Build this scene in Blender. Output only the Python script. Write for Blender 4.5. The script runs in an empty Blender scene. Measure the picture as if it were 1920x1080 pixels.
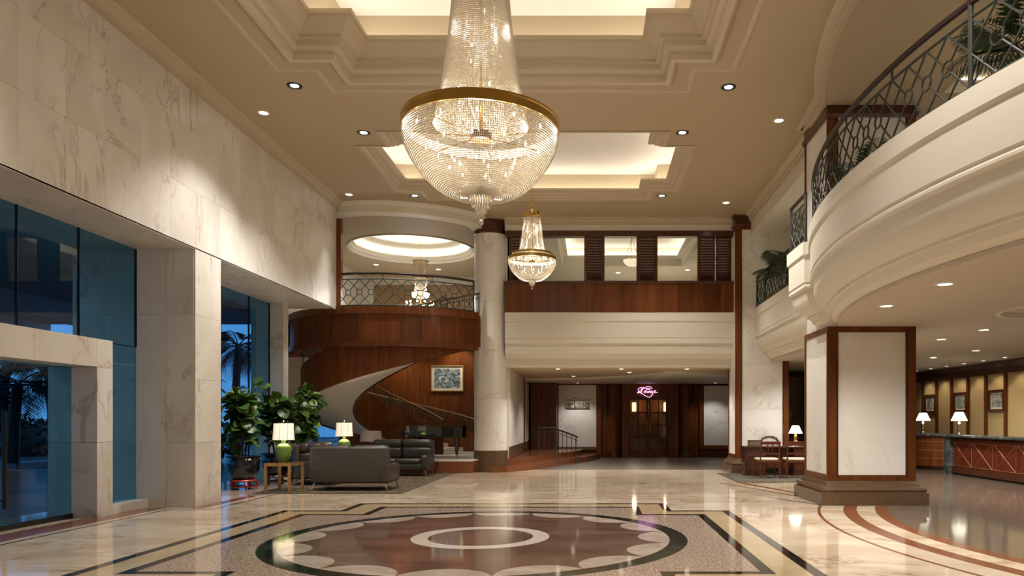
import bpy, bmesh, math, random
from mathutils import Vector, Matrix
from mathutils.geometry import tessellate_polygon
random.seed(7)
sc = bpy.context.scene
COL = sc.collection
PI = math.pi
R = math.radians

# ------------------------------------------------------------------ camera, world, exposure
F = 1367.0            # focal length in pixels of the 1920 wide frame
cam = bpy.data.cameras.new('camera')
cam.sensor_width = 36.0
cam.lens = 36.0 * F / 1920.0
cam.shift_x = -150.0 / 1920.0
cam.shift_y = 247.0 / 1920.0
cam.clip_end = 400
camo = bpy.data.objects.new('camera', cam)
camo.location = (0, 0, 1.5)
camo.rotation_euler = (PI / 2, 0, 0)
COL.objects.link(camo)
sc.camera = camo

w = bpy.data.worlds.new('dusk')
sc.world = w
w.use_nodes = True
w.node_tree.nodes['Background'].inputs[0].default_value = (0.28, 0.56, 1.0, 1)
w.node_tree.nodes['Background'].inputs[1].default_value = 0.95

sc.view_settings.view_transform = 'Standard'
sc.view_settings.look = 'None'
sc.view_settings.gamma = 1.0
sc.view_settings.use_curve_mapping = False
sc.view_settings.exposure = 0.0
sc.cycles.max_bounces = 8
sc.cycles.diffuse_bounces = 4
sc.cycles.glossy_bounces = 4
sc.cycles.transmission_bounces = 6
sc.cycles.transparent_max_bounces = 24
sc.cycles.sample_clamp_indirect = 4.0
sc.cycles.blur_glossy = 0.5
sc.cycles.caustics_reflective = False
sc.cycles.caustics_refractive = False
sc.cycles.use_denoising = True

WARM = (1.0, 0.86, 0.68)
NEUT = (1.0, 0.955, 0.905)
K_SPOT = 1.75          # overall scale of the downlights
K_COVE = 0.75          # overall scale of the cove strips

# ------------------------------------------------------------------ materials
MATS = {}
def nmat(name):
    m = bpy.data.materials.new(name)
    m.use_nodes = True
    nt = m.node_tree
    b = nt.nodes['Principled BSDF']
    MATS[name] = m
    return m, nt, b
def N(nt, t, **kw):
    n = nt.nodes.new(t)
    for k, v in kw.items():
        setattr(n, k, v)
    return n
def L(nt, a, b):
    nt.links.new(a, b)
def rgb(c):
    return (c[0], c[1], c[2], 1)
def mat(name, base, rough=0.5, metal=0.0, spec=0.5, emit=None, es=0.0, coat=0.0, noise=0.0, nscale=8.0):
    m, nt, b = nmat(name)
    b.inputs['Base Color'].default_value = rgb(base)
    b.inputs['Roughness'].default_value = rough
    b.inputs['Metallic'].default_value = metal
    b.inputs['Specular IOR Level'].default_value = spec
    b.inputs['Coat Weight'].default_value = coat
    if emit:
        b.inputs['Emission Color'].default_value = rgb(emit)
        b.inputs['Emission Strength'].default_value = es
    if noise:
        g = N(nt, 'ShaderNodeNewGeometry')
        t = N(nt, 'ShaderNodeTexNoise'); t.inputs['Scale'].default_value = nscale; t.inputs['Detail'].default_value = 4
        L(nt, g.outputs['Position'], t.inputs['Vector'])
        mx = N(nt, 'ShaderNodeMix', data_type='RGBA')
        mx.inputs[6].default_value = rgb([c * (1 - noise) for c in base])
        mx.inputs[7].default_value = rgb([min(1, c * (1 + noise)) for c in base])
        L(nt, t.outputs['Fac'], mx.inputs[0])
        L(nt, mx.outputs[2], b.inputs['Base Color'])
    return m
def position(nt, per_object, stretch=(1, 1, 1), rot=(0, 0, 0)):
    g = N(nt, 'ShaderNodeNewGeometry')
    mp = N(nt, 'ShaderNodeMapping')
    mp.inputs['Scale'].default_value = stretch
    mp.inputs['Rotation'].default_value = rot
    if per_object:
        oi = N(nt, 'ShaderNodeObjectInfo')
        ml = N(nt, 'ShaderNodeMath', operation='MULTIPLY'); ml.inputs[1].default_value = per_object
        L(nt, oi.outputs['Random'], ml.inputs[0])
        ad = N(nt, 'ShaderNodeVectorMath', operation='ADD')
        L(nt, g.outputs['Position'], ad.inputs[0]); L(nt, ml.outputs[0], ad.inputs[1])
        L(nt, ad.outputs[0], mp.inputs['Vector'])
    else:
        L(nt, g.outputs['Position'], mp.inputs['Vector'])
    return mp.outputs[0]
def marble(name, light, mid, vein, scale=1.0, rough=0.25, vw=0.02, vamt=0.8, per_object=0.0, stretch=(1, 1, 1), rot=(0, 0, 0), spec=0.5):
    m, nt, b = nmat(name)
    v = position(nt, per_object, stretch, rot)
    n1 = N(nt, 'ShaderNodeTexNoise'); n1.inputs['Scale'].default_value = 0.9 * scale; n1.inputs['Detail'].default_value = 5; n1.inputs['Distortion'].default_value = 0.6
    L(nt, v, n1.inputs['Vector'])
    r1 = N(nt, 'ShaderNodeValToRGB'); r1.color_ramp.elements[0].position = 0.38; r1.color_ramp.elements[1].position = 0.62
    r1.color_ramp.elements[0].color = rgb(mid); r1.color_ramp.elements[1].color = rgb(light)
    L(nt, n1.outputs['Fac'], r1.inputs['Fac'])
    n2 = N(nt, 'ShaderNodeTexNoise'); n2.inputs['Scale'].default_value = 0.75 * scale; n2.inputs['Detail'].default_value = 7; n2.inputs['Distortion'].default_value = 1.1; n2.inputs['Roughness'].default_value = 0.6
    L(nt, v, n2.inputs['Vector'])
    s = N(nt, 'ShaderNodeMath', operation='SUBTRACT'); s.inputs[1].default_value = 0.5; L(nt, n2.outputs['Fac'], s.inputs[0])
    a = N(nt, 'ShaderNodeMath', operation='ABSOLUTE'); L(nt, s.outputs[0], a.inputs[0])
    mr = N(nt, 'ShaderNodeMapRange'); mr.inputs['From Min'].default_value = 0; mr.inputs['From Max'].default_value = vw
    mr.inputs['To Min'].default_value = vamt; mr.inputs['To Max'].default_value = 0
    L(nt, a.outputs[0], mr.inputs['Value'])
    n3 = N(nt, 'ShaderNodeTexNoise'); n3.inputs['Scale'].default_value = 1.3 * scale; n3.inputs['Detail'].default_value = 2
    L(nt, v, n3.inputs['Vector'])
    r3 = N(nt, 'ShaderNodeMapRange'); r3.inputs['From Min'].default_value = 0.42; r3.inputs['From Max'].default_value = 0.62
    L(nt, n3.outputs['Fac'], r3.inputs['Value'])
    mu = N(nt, 'ShaderNodeMath', operation='MULTIPLY'); L(nt, mr.outputs[0], mu.inputs[0]); L(nt, r3.outputs[0], mu.inputs[1])
    mx = N(nt, 'ShaderNodeMix', data_type='RGBA'); L(nt, mu.outputs[0], mx.inputs[0]); L(nt, r1.outputs[0], mx.inputs[6]); mx.inputs[7].default_value = rgb(vein)
    L(nt, mx.outputs[2], b.inputs['Base Color'])
    b.inputs['Roughness'].default_value = rough
    b.inputs['Specular IOR Level'].default_value = spec
    return m
def granite(name, cols, scale=60, rough=0.25):
    m, nt, b = nmat(name)
    v = position(nt, 0)
    n1 = N(nt, 'ShaderNodeTexNoise'); n1.inputs['Scale'].default_value = scale; n1.inputs['Detail'].default_value = 3; n1.inputs['Roughness'].default_value = 0.7
    L(nt, v, n1.inputs['Vector'])
    r1 = N(nt, 'ShaderNodeValToRGB')
    e = r1.color_ramp.elements
    e[0].position = 0.36; e[0].color = rgb(cols[0]); e[1].position = 0.64; e[1].color = rgb(cols[2])
    k = e.new(0.5); k.color = rgb(cols[1])
    L(nt, n1.outputs['Fac'], r1.inputs['Fac']); L(nt, r1.outputs[0], b.inputs['Base Color'])
    b.inputs['Roughness'].default_value = rough
    return m
def wood(name, dark, light, stretch=(9, 9, 0.7), rough=0.28, coat=0.3, per_object=0.0, spec=0.4):
    m, nt, b = nmat(name)
    v = position(nt, per_object, stretch)
    n1 = N(nt, 'ShaderNodeTexNoise'); n1.inputs['Scale'].default_value = 1.0; n1.inputs['Detail'].default_value = 6; n1.inputs['Distortion'].default_value = 0.5
    L(nt, v, n1.inputs['Vector'])
    r1 = N(nt, 'ShaderNodeValToRGB'); r1.color_ramp.elements[0].position = 0.3; r1.color_ramp.elements[1].position = 0.7
    r1.color_ramp.elements[0].color = rgb(dark); r1.color_ramp.elements[1].color = rgb(light)
    L(nt, n1.outputs['Fac'], r1.inputs['Fac'])
    out = r1.outputs[0]
    if per_object:
        oi = N(nt, 'ShaderNodeObjectInfo')
        mr = N(nt, 'ShaderNodeMapRange'); mr.inputs['To Min'].default_value = 0.82; mr.inputs['To Max'].default_value = 1.18
        L(nt, oi.outputs['Random'], mr.inputs['Value'])
        hs = N(nt, 'ShaderNodeHueSaturation'); L(nt, mr.outputs[0], hs.inputs['Value']); L(nt, out, hs.inputs['Color'])
        out = hs.outputs[0]
    L(nt, out, b.inputs['Base Color'])
    b.inputs['Roughness'].default_value = rough
    b.inputs['Specular IOR Level'].default_value = spec
    b.inputs['Coat Weight'].default_value = coat
    b.inputs['Coat Roughness'].default_value = 0.15
    return m
def emission(name, c, s):
    m = bpy.data.materials.new(name); m.use_nodes = True
    nt = m.node_tree; nt.nodes.clear()
    o = N(nt, 'ShaderNodeOutputMaterial'); e = N(nt, 'ShaderNodeEmission')
    e.inputs[0].default_value = rgb(c); e.inputs[1].default_value = s
    L(nt, e.outputs[0], o.inputs[0]); MATS[name] = m
    return m
def glassy(name, tint, refl=(0.9, 0.95, 1.0), ior=1.45, rough=0.0):
    m = bpy.data.materials.new(name); m.use_nodes = True
    nt = m.node_tree; nt.nodes.clear()
    o = N(nt, 'ShaderNodeOutputMaterial'); t = N(nt, 'ShaderNodeBsdfTransparent'); g = N(nt, 'ShaderNodeBsdfGlossy')
    t.inputs[0].default_value = rgb(tint); g.inputs[0].default_value = rgb(refl); g.inputs['Roughness'].default_value = rough
    f = N(nt, 'ShaderNodeFresnel'); f.inputs[0].default_value = ior
    ge = N(nt, 'ShaderNodeNewGeometry'); iv = N(nt, 'ShaderNodeMath', operation='SUBTRACT'); iv.inputs[0].default_value = 1.0
    L(nt, ge.outputs['Backfacing'], iv.inputs[1]); fm = N(nt, 'ShaderNodeMath', operation='MULTIPLY'); L(nt, f.outputs[0], fm.inputs[0]); L(nt, iv.outputs[0], fm.inputs[1])
    x = N(nt, 'ShaderNodeMixShader'); L(nt, fm.outputs[0], x.inputs[0]); L(nt, t.outputs[0], x.inputs[1]); L(nt, g.outputs[0], x.inputs[2])
    L(nt, x.outputs[0], o.inputs[0]); MATS[name] = m
    return m

marble('marble_slab', (0.73, 0.695, 0.63), (0.63, 0.58, 0.505), (0.28, 0.20, 0.14), 1.0, 0.35, 0.018, 0.6, per_object=3.0, stretch=(1, 1, 0.55), rot=(0.5, 0, 0.2))
marble('marble_pale', (0.81, 0.785, 0.725), (0.72, 0.69, 0.625), (0.36, 0.30, 0.24), 0.75, 0.3, 0.03, 0.42, per_object=4.0, stretch=(1, 1, 0.8), rot=(0.7, 0.2, 0.4))
marble('marble_floor', (0.66, 0.55, 0.41), (0.52, 0.40, 0.27), (0.24, 0.14, 0.08), 1.1, 0.07, 0.03, 0.75, stretch=(0.8, 1.4, 1), rot=(0, 0, 0.6), spec=0.55)
marble('marble_gold', (0.52, 0.41, 0.25), (0.44, 0.33, 0.19), (0.3, 0.2, 0.1), 1.2, 0.07, 0.015, 0.4)
marble('marble_black', (0.014, 0.010, 0.008), (0.022, 0.016, 0.012), (0.06, 0.05, 0.04), 1.5, 0.07, 0.01, 0.4)
marble('marble_green_black', (0.012, 0.014, 0.011), (0.03, 0.032, 0.024), (0.16, 0.17, 0.13), 2.0, 0.07, 0.012, 0.8)
marble('marble_brown', (0.165, 0.095, 0.068), (0.105, 0.060, 0.044), (0.25, 0.16, 0.125), 1.3, 0.07, 0.03, 0.6, stretch=(0.5, 2.2, 1), rot=(0, 0, 0.15))
marble('marble_white', (0.68, 0.60, 0.52), (0.62, 0.54, 0.46), (0.45, 0.38, 0.3), 1.5, 0.07, 0.01, 0.3)
marble('marble_scallop', (0.50, 0.42, 0.34), (0.40, 0.32, 0.25), (0.62, 0.55, 0.47), 3.0, 0.07, 0.03, 0.6, per_object=7.0)
marble('marble_green', (0.035, 0.042, 0.038), (0.07, 0.08, 0.07), (0.3, 0.32, 0.28), 3.0, 0.12, 0.03, 0.8)
granite('granite_pink', ((0.14, 0.08, 0.055), (0.36, 0.27, 0.20), (0.60, 0.50, 0.40)), 46, 0.08)
granite('granite_grey', ((0.07, 0.05, 0.035), (0.13, 0.10, 0.075), (0.22, 0.18, 0.13)), 50, 0.09)
granite('granite_rust', ((0.13, 0.038, 0.014), (0.19, 0.065, 0.026), (0.24, 0.09, 0.04)), 70, 0.15)
granite('granite_base', ((0.075, 0.042, 0.021), (0.115, 0.068, 0.036), (0.15, 0.095, 0.052)), 80, 0.2)
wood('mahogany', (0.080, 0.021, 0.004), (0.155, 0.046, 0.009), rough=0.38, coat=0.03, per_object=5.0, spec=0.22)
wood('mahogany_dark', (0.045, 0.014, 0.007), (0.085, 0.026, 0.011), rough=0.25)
wood('wood_gold', (0.30, 0.15, 0.05), (0.42, 0.24, 0.09), rough=0.35)
wood('wood_red', (0.075, 0.014, 0.006), (0.13, 0.027, 0.011), rough=0.25)
mat('inlay_wood', (0.24, 0.10, 0.045), 0.4)
mat('soffit_paint', (0.50, 0.43, 0.33), 0.7, noise=0.015)
mat('tan_wood', (0.26, 0.16, 0.08), 0.4, noise=0.2, nscale=2)
mat('plaster', (0.66, 0.61, 0.50), 0.6, noise=0.02)
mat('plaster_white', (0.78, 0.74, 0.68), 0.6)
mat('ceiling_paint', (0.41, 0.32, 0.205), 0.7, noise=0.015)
mat('ceiling_moulding', (0.47, 0.385, 0.265), 0.6, noise=0.015)
mat('carpet_grey', (0.10, 0.080, 0.06), 0.35, noise=0.3, nscale=30)
mat('brass', (0.55, 0.36, 0.10), 0.28, 1.0)
mat('brass_dark', (0.26, 0.15, 0.04), 0.35, 1.0)
mat('iron_green', (0.016, 0.034, 0.020), 0.6)
mat('iron_bronze', (0.026, 0.026, 0.015), 0.6)
mat('handrail_wood', (0.028, 0.012, 0.007), 0.5, spec=0.3)
mat('rail_bronze', (0.16, 0.085, 0.03), 0.45, 0.3)
mat('chrome', (0.75, 0.72, 0.66), 0.15, 1.0)
mat('leather', (0.036, 0.031, 0.026), 0.36, noise=0.12, nscale=40)
mat('leather_panel', (0.050, 0.042, 0.033), 0.45, noise=0.08, nscale=40)
mat('seam', (0.022, 0.018, 0.014), 0.5)
mat('ceramic_green', (0.13, 0.24, 0.035), 0.15, coat=0.5, noise=0.25, nscale=20)
mat('leaf', (0.05, 0.11, 0.02), 0.35, noise=0.45, nscale=5)
mat('leaf_young', (0.15, 0.24, 0.04), 0.35, noise=0.3, nscale=5)
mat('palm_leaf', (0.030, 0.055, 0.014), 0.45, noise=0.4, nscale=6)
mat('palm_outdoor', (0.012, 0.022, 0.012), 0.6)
mat('bark', (0.06, 0.035, 0.02), 0.8, noise=0.3)
mat('pot_black', (0.008, 0.008, 0.009), 0.08, coat=0.5)
mat('red_lacquer', (0.22, 0.018, 0.012), 0.25)
mat('soil', (0.02, 0.014, 0.01), 0.9)
mat('piano_black', (0.006, 0.006, 0.007), 0.05, coat=1.0)
mat('ivory', (0.7, 0.66, 0.55), 0.3)
mat('fabric_cream', (0.62, 0.55, 0.42), 0.8)
mat('panel_gold', (0.46, 0.33, 0.15), 0.55, noise=0.08, nscale=3)
mat('drive', (0.03, 0.04, 0.055), 0.22, spec=0.12, noise=0.3, nscale=0.6)
mat('concrete_out', (0.45, 0.46, 0.48), 0.6)
mat('black_metal', (0.010, 0.010, 0.010), 0.35, 0.2)
mat('bronze_sign', (0.10, 0.062, 0.045), 0.4, 0.6)
mat('bed_pot_green', (0.02, 0.10, 0.055), 0.4)
mat('book_cover', (0.16, 0.13, 0.06), 0.6)
mat('gold_frame', (0.45, 0.30, 0.11), 0.4, 0.5)
mat('mount_card', (0.72, 0.66, 0.54), 0.8)
mat('silver_vase', (0.55, 0.5, 0.42), 0.2, 1.0)
mat('shade_grey', (0.42, 0.36, 0.32), 0.8)
mat('seat_strip', (0.10, 0.10, 0.10), 0.6)
glassy('glass_teal', (0.50, 0.74, 0.86))
glassy('glass_clear', (0.85, 0.82, 0.76), ior=1.5)
glassy('glass_table', (0.75, 0.8, 0.75), ior=1.45)
emission('cove_strip', (1.0, 0.945, 0.83), 22.0 * K_COVE)
emission('downlight_lens', (1.0, 0.90, 0.74), 14.0)
emission('bulb_glow', (1.0, 0.86, 0.64), 60.0)
emission('neon_pink', (0.95, 0.45, 0.95), 2.6)
emission('added_sconce_glow', (1.0, 0.80, 0.55), 2.0)

def lampshade_mat(name, c, e, s):
    m, nt, b = nmat(name)
    b.inputs['Base Color'].default_value = rgb(c); b.inputs['Roughness'].default_value = 0.8
    b.inputs['Emission Color'].default_value = rgb(e); b.inputs['Emission Strength'].default_value = s
lampshade_mat('shade_lit', (0.8, 0.72, 0.58), (1.0, 0.84, 0.60), 0.75)
lampshade_mat('shade_bright', (0.9, 0.85, 0.75), (1.0, 0.92, 0.76), 2.2)

def crystal():
    m = bpy.data.materials.new('crystal'); m.use_nodes = True
    nt = m.node_tree; nt.nodes.clear()
    o = N(nt, 'ShaderNodeOutputMaterial')
    g = N(nt, 'ShaderNodeBsdfGlossy'); g.inputs[0].default_value = (1, 0.97, 0.9, 1); g.inputs['Roughness'].default_value = 0.18
    d = N(nt, 'ShaderNodeBsdfDiffuse'); d.inputs[0].default_value = (0.82, 0.72, 0.55, 1)
    tl = N(nt, 'ShaderNodeBsdfTranslucent'); tl.inputs[0].default_value = (0.86, 0.77, 0.6, 1)
    t = N(nt, 'ShaderNodeBsdfTransparent'); t.inputs[0].default_value = (0.95, 0.93, 0.88, 1)
    a = N(nt, 'ShaderNodeMixShader'); a.inputs[0].default_value = 0.5; L(nt, d.outputs[0], a.inputs[1]); L(nt, tl.outputs[0], a.inputs[2])
    b = N(nt, 'ShaderNodeMixShader'); b.inputs[0].default_value = 0.4; L(nt, a.outputs[0], b.inputs[1]); L(nt, g.outputs[0], b.inputs[2])
    c = N(nt, 'ShaderNodeMixShader'); c.inputs[0].default_value = 0.06; L(nt, b.outputs[0], c.inputs[1]); L(nt, t.outputs[0], c.inputs[2])
    L(nt, c.outputs[0], o.inputs[0]); MATS['crystal'] = m
crystal()

def rug_mat(name, a, b_, c, scale):
    m, nt, b = nmat(name)
    v = position(nt, 0)
    vo = N(nt, 'ShaderNodeTexVoronoi'); vo.inputs['Scale'].default_value = scale
    L(nt, v, vo.inputs['Vector'])
    n = N(nt, 'ShaderNodeTexNoise'); n.inputs['Scale'].default_value = scale * 0.5; L(nt, v, n.inputs['Vector'])
    r = N(nt, 'ShaderNodeValToRGB'); e = r.color_ramp.elements
    e[0].position = 0.15; e[0].color = rgb(a); e[1].position = 0.7; e[1].color = rgb(c); k = e.new(0.42); k.color = rgb(b_)
    L(nt, vo.outputs['Distance'], r.inputs['Fac']); L(nt, r.outputs[0], b.inputs['Base Color'])
    b.inputs['Roughness'].default_value = 0.95
rug_mat('rug_brown', (0.22, 0.15, 0.07), (0.03, 0.02, 0.01), (0.10, 0.062, 0.028), 7)
rug_mat('rug_dark', (0.16, 0.13, 0.08), (0.04, 0.035, 0.025), (0.09, 0.075, 0.05), 11)

def picture_mat(name, cols, scale):
    m, nt, b = nmat(name)
    v = position(nt, 0, (1, 1, 1), (0, 0.6, 0))
    n = N(nt, 'ShaderNodeTexNoise'); n.inputs['Scale'].default_value = scale; n.inputs['Detail'].default_value = 6; n.inputs['Distortion'].default_value = 1.2
    L(nt, v, n.inputs['Vector'])
    r = N(nt, 'ShaderNodeValToRGB'); e = r.color_ramp.elements
    e[0].position = 0.35; e[0].color = rgb(cols[0]); e[1].position = 0.66; e[1].color = rgb(cols[2]); k = e.new(0.5); k.color = rgb(cols[1])
    L(nt, n.outputs['Fac'], r.inputs['Fac']); L(nt, r.outputs[0], b.inputs['Base Color'])
    b.inputs['Roughness'].default_value = 0.5
picture_mat('art_blue', ((0.03, 0.05, 0.08), (0.14, 0.19, 0.22), (0.50, 0.52, 0.48)), 7)
picture_mat('art_shore', ((0.12, 0.12, 0.10), (0.26, 0.26, 0.22), (0.42, 0.40, 0.34)), 5)

# ------------------------------------------------------------------ mesh building
def wloc(o):
    v = Vector((0, 0, 0))
    while o is not None:
        v += o.location; o = o.parent
    return v
class MB:
    def __init__(s):
        s.v = []; s.f = []
    def add(s, vs, fs):
        k = len(s.v)
        s.v += [tuple(p) for p in vs]
        s.f += [tuple(i + k for i in f) for f in fs]
        return s
    def box(s, x0, x1, y0, y1, z0, z1):
        vs = [(x0, y0, z0), (x1, y0, z0), (x1, y1, z0), (x0, y1, z0), (x0, y0, z1), (x1, y0, z1), (x1, y1, z1), (x0, y1, z1)]
        return s.add(vs, [(0, 3, 2, 1), (4, 5, 6, 7), (0, 1, 5, 4), (1, 2, 6, 5), (2, 3, 7, 6), (3, 0, 4, 7)])
    def rbox(s, x0, x1, y0, y1, z0, z1, r=0.03, seg=3):
        bm = bmesh.new()
        bmesh.ops.create_cube(bm, size=1.0)
        for v in bm.verts:
            v.co = Vector(((x0 + x1) / 2 + v.co.x * (x1 - x0), (y0 + y1) / 2 + v.co.y * (y1 - y0), (z0 + z1) / 2 + v.co.z * (z1 - z0)))
        r = min(r, 0.49 * min(x1 - x0, y1 - y0, z1 - z0))
        bmesh.ops.bevel(bm, geom=bm.edges[:], offset=r, segments=seg, profile=0.5, affect='EDGES')
        bm.verts.index_update()
        s.add([v.co[:] for v in bm.verts], [[v.index for v in f.verts] for f in bm.faces])
        bm.free()
        return s
    def prism(s, poly, z0, z1, holes=()):
        loops = [list(poly)] + [list(h) for h in holes]
        flat = [p for lp in loops for p in lp]
        tris = tessellate_polygon([[Vector((p[0], p[1], 0)) for p in lp] for lp in loops])
        n = len(flat)
        vs = [(p[0], p[1], z0) for p in flat] + [(p[0], p[1], z1) for p in flat]
        fs = []
        for t in tris:
            a, b, c = [Vector((flat[i][0], flat[i][1])) for i in t]
            up = (b - a).cross(c - a) > 0
            t = t if up else (t[2], t[1], t[0])
            fs.append((t[0] + n, t[1] + n, t[2] + n)); fs.append((t[2], t[1], t[0]))
        k = 0
        for li, lp in enumerate(loops):
            m = len(lp)
            area = sum(lp[i][0] * lp[(i + 1) % m][1] - lp[(i + 1) % m][0] * lp[i][1] for i in range(m))
            ccw = (area > 0) == (li == 0)
            for i in range(m):
                j = (i + 1) % m
                q = (k + i, k + j, k + j + n, k + i + n)
                fs.append(q if ccw else q[::-1])
            k += m
        return s.add(vs, fs)
    def tube(s, pts, r, n=8, closed=False, cap=True):
        pts = [Vector(p) for p in pts]
        m = len(pts)
        rr = r if isinstance(r, (list, tuple)) else [r] * m
        rings = []
        up = None
        for i in range(m):
            if closed:
                d = pts[(i + 1) % m] - pts[i - 1]
            else:
                d = pts[min(i + 1, m - 1)] - pts[max(i - 1, 0)]
            if d.length < 1e-9: d = Vector((0, 0, 1))
            d.normalize()
            if up is None:
                up = Vector((0, 0, 1)) if abs(d.z) < 0.9 else Vector((1, 0, 0))
            a = d.cross(up)
            if a.length < 1e-6: a = d.cross(Vector((0, 1, 0)))
            a.normalize(); b = a.cross(d).normalized(); up = b
            rings.append([pts[i] + a * math.cos(2 * PI * k / n) * rr[i] + b * math.sin(2 * PI * k / n) * rr[i] for k in range(n)])
        vs = [p for rg in rings for p in rg]
        fs = []
        for i in range(m if closed else m - 1):
            j = (i + 1) % m
            for k in range(n):
                l = (k + 1) % n
                fs.append((i * n + k, j * n + k, j * n + l, i * n + l))
        if cap and not closed:
            fs.append(tuple(range(n))); fs.append(tuple((m - 1) * n + k for k in range(n))[::-1])
        return s.add(vs, fs)
    def lathe(s, prof, c=(0, 0, 0), n=32, a0=0.0, a1=2 * PI):
        full = abs(a1 - a0 - 2 * PI) < 1e-6
        m = n if full else n + 1
        vs = []
        for (r, z) in prof:
            for k in range(m):
                a = a0 + (a1 - a0) * k / n
                vs.append((c[0] + r * math.cos(a), c[1] + r * math.sin(a), c[2] + z))
        fs = []
        for i in range(len(prof) - 1):
            for k in range(n):
                l = (k + 1) % m
                fs.append((i * m + k, i * m + l, (i + 1) * m + l, (i + 1) * m + k))
        return s.add(vs, fs)
    def sweep(s, path, prof, closed=False, flip=False):
        m = len(path)
        P = [Vector(p) for p in path]
        nor = []
        for i in range(m):
            if closed:
                d0 = (P[i] - P[i - 1]).normalized(); d1 = (P[(i + 1) % m] - P[i]).normalized()
            else:
                d0 = (P[i] - P[max(i - 1, 0)]); d1 = (P[min(i + 1, m - 1)] - P[i])
                if d0.length < 1e-9: d0 = d1
                if d1.length < 1e-9: d1 = d0
                d0 = d0.normalized(); d1 = d1.normalized()
            n0 = Vector((-d0.y, d0.x)); n1 = Vector((-d1.y, d1.x))
            b = (n0 + n1)
            b = b / max(b.dot(n0), 0.15)
            nor.append(b)
        vs = []
        for (o, z) in prof:
            for i in range(m):
                q = P[i] + nor[i] * o
                vs.append((q.x, q.y, z))
        fs = []
        for a in range(len(prof) - 1):
            for i in range(m if closed else m - 1):
                j = (i + 1) % m
                q = (a * m + i, a * m + j, (a + 1) * m + j, (a + 1) * m + i)
                fs.append(q[::-1] if flip else q)
        return s.add(vs, fs)
    def sphere(s, c, r, n=12, m=8, sz=1.0):
        return s.lathe([(max(1e-4, r * math.sin(PI * i / m)), -r * sz * math.cos(PI * i / m)) for i in range(m + 1)], c, n)
    def xform(s, M):
        s.v = [tuple(M @ Vector(p)) for p in s.v]
        return s
    def mesh(s, name, off=Vector((0, 0, 0)), smooth=None):
        me = bpy.data.meshes.new(name)
        me.from_pydata([(p[0] - off.x, p[1] - off.y, p[2] - off.z) for p in s.v], [], s.f)
        me.update()
        if smooth:
            me.polygons.foreach_set('use_smooth', [True] * len(me.polygons))
            try:
                me.set_sharp_from_angle(angle=R(smooth if smooth is not True else 40))
            except Exception:
                pass
        return me
    def build(s, name, m, parent=None, smooth=None, kind=None, label=None):
        me = s.mesh(name, wloc(parent) if parent is not None else Vector((0, 0, 0)), smooth)
        me.materials.append(MATS[m])
        o = bpy.data.objects.new(name, me)
        COL.objects.link(o)
        if parent is not None: o.parent = parent
        if kind: o['kind'] = kind
        if label: o['label'] = label
        return o
def tag(o, label, cat=None, group=None, kind=None):
    o['label'] = label
    if cat: o['category'] = cat
    if group: o['group'] = group
    if kind: o['kind'] = kind
    return o
def thing(name, label, cat, loc=(0, 0, 0), group=None, kind=None):
    o = bpy.data.objects.new(name, None)
    o.location = loc; o.empty_display_size = 0.1
    COL.objects.link(o)
    return tag(o, label, cat, group, kind)
def struct(name, label, loc=(0, 0, 0)):
    return thing(name, label, None, loc, None, 'structure')
def share(src, name, parent, loc, rot=(0, 0, 0), scale=(1, 1, 1), label=None):
    o = bpy.data.objects.new(name, src); COL.objects.link(o)
    o.parent = parent; o.location = loc; o.rotation_euler = rot; o.scale = scale
    if label: o['label'] = label
    return o
def copy_tree(o, parent=None):
    c = o.copy(); COL.objects.link(c); c.parent = parent
    for ch in o.children:
        copy_tree(ch, c)
    return c
def meshof(b, name, m, smooth=None):
    me = b.mesh(name, smooth=smooth); me.materials.append(MATS[m]); return me
def light(kind, name, parent, loc, power, color=WARM, **kw):
    l = bpy.data.lights.new(name, kind); l.energy = power; l.color = color
    for k, v in kw.items(): setattr(l, k, v)
    o = bpy.data.objects.new(name, l); COL.objects.link(o)
    if parent is not None:
        o.parent = parent; o.location = Vector(loc) - wloc(parent)
    else: o.location = loc
    return o
def X(px, Y): return (px - 1110.0) / F * Y
def Z(py, Y): return 1.5 + (787.0 - py) / F * Y
def arc(cx, cy, r, a0, a1, n):
    return [(cx + r * math.cos(R(a0 + (a1 - a0) * i / n)), cy + r * math.sin(R(a0 + (a1 - a0) * i / n))) for i in range(n + 1)]
def circle(cx, cy, r, n=64):
    return arc(cx, cy, r, 0, 360, n)[:-1]
def rect(x0, x1, y0, y1):
    return [(x0, y0), (x1, y0), (x1, y1), (x0, y1)]
def cross(cx, cy, a, b, c, d):
    p = [(a, -b), (a, b), (c, b), (c, d), (-c, d), (-c, b), (-a, b), (-a, -b), (-c, -b), (-c, -d), (c, -d), (c, -b)]
    return [(cx + x, cy + y) for x, y in p]
def grow(p, cx, cy, k):
    return [(x + (k if x > cx else -k), y + (k if y > cy else -k)) for x, y in p]

ZC = 7.25            # main ceiling
XW = -6.8            # left wall plane
YB = 20.9            # back plane
MX, MY = -1.42, 9.32 # centre of the floor medallion and of the main ceiling tray
SX, SY = -5.77, 22.5 # axis of the helical stair
BCX, BCY, BR = 13.74, 9.4, 10.5   # arc of the gallery on the right side

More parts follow.
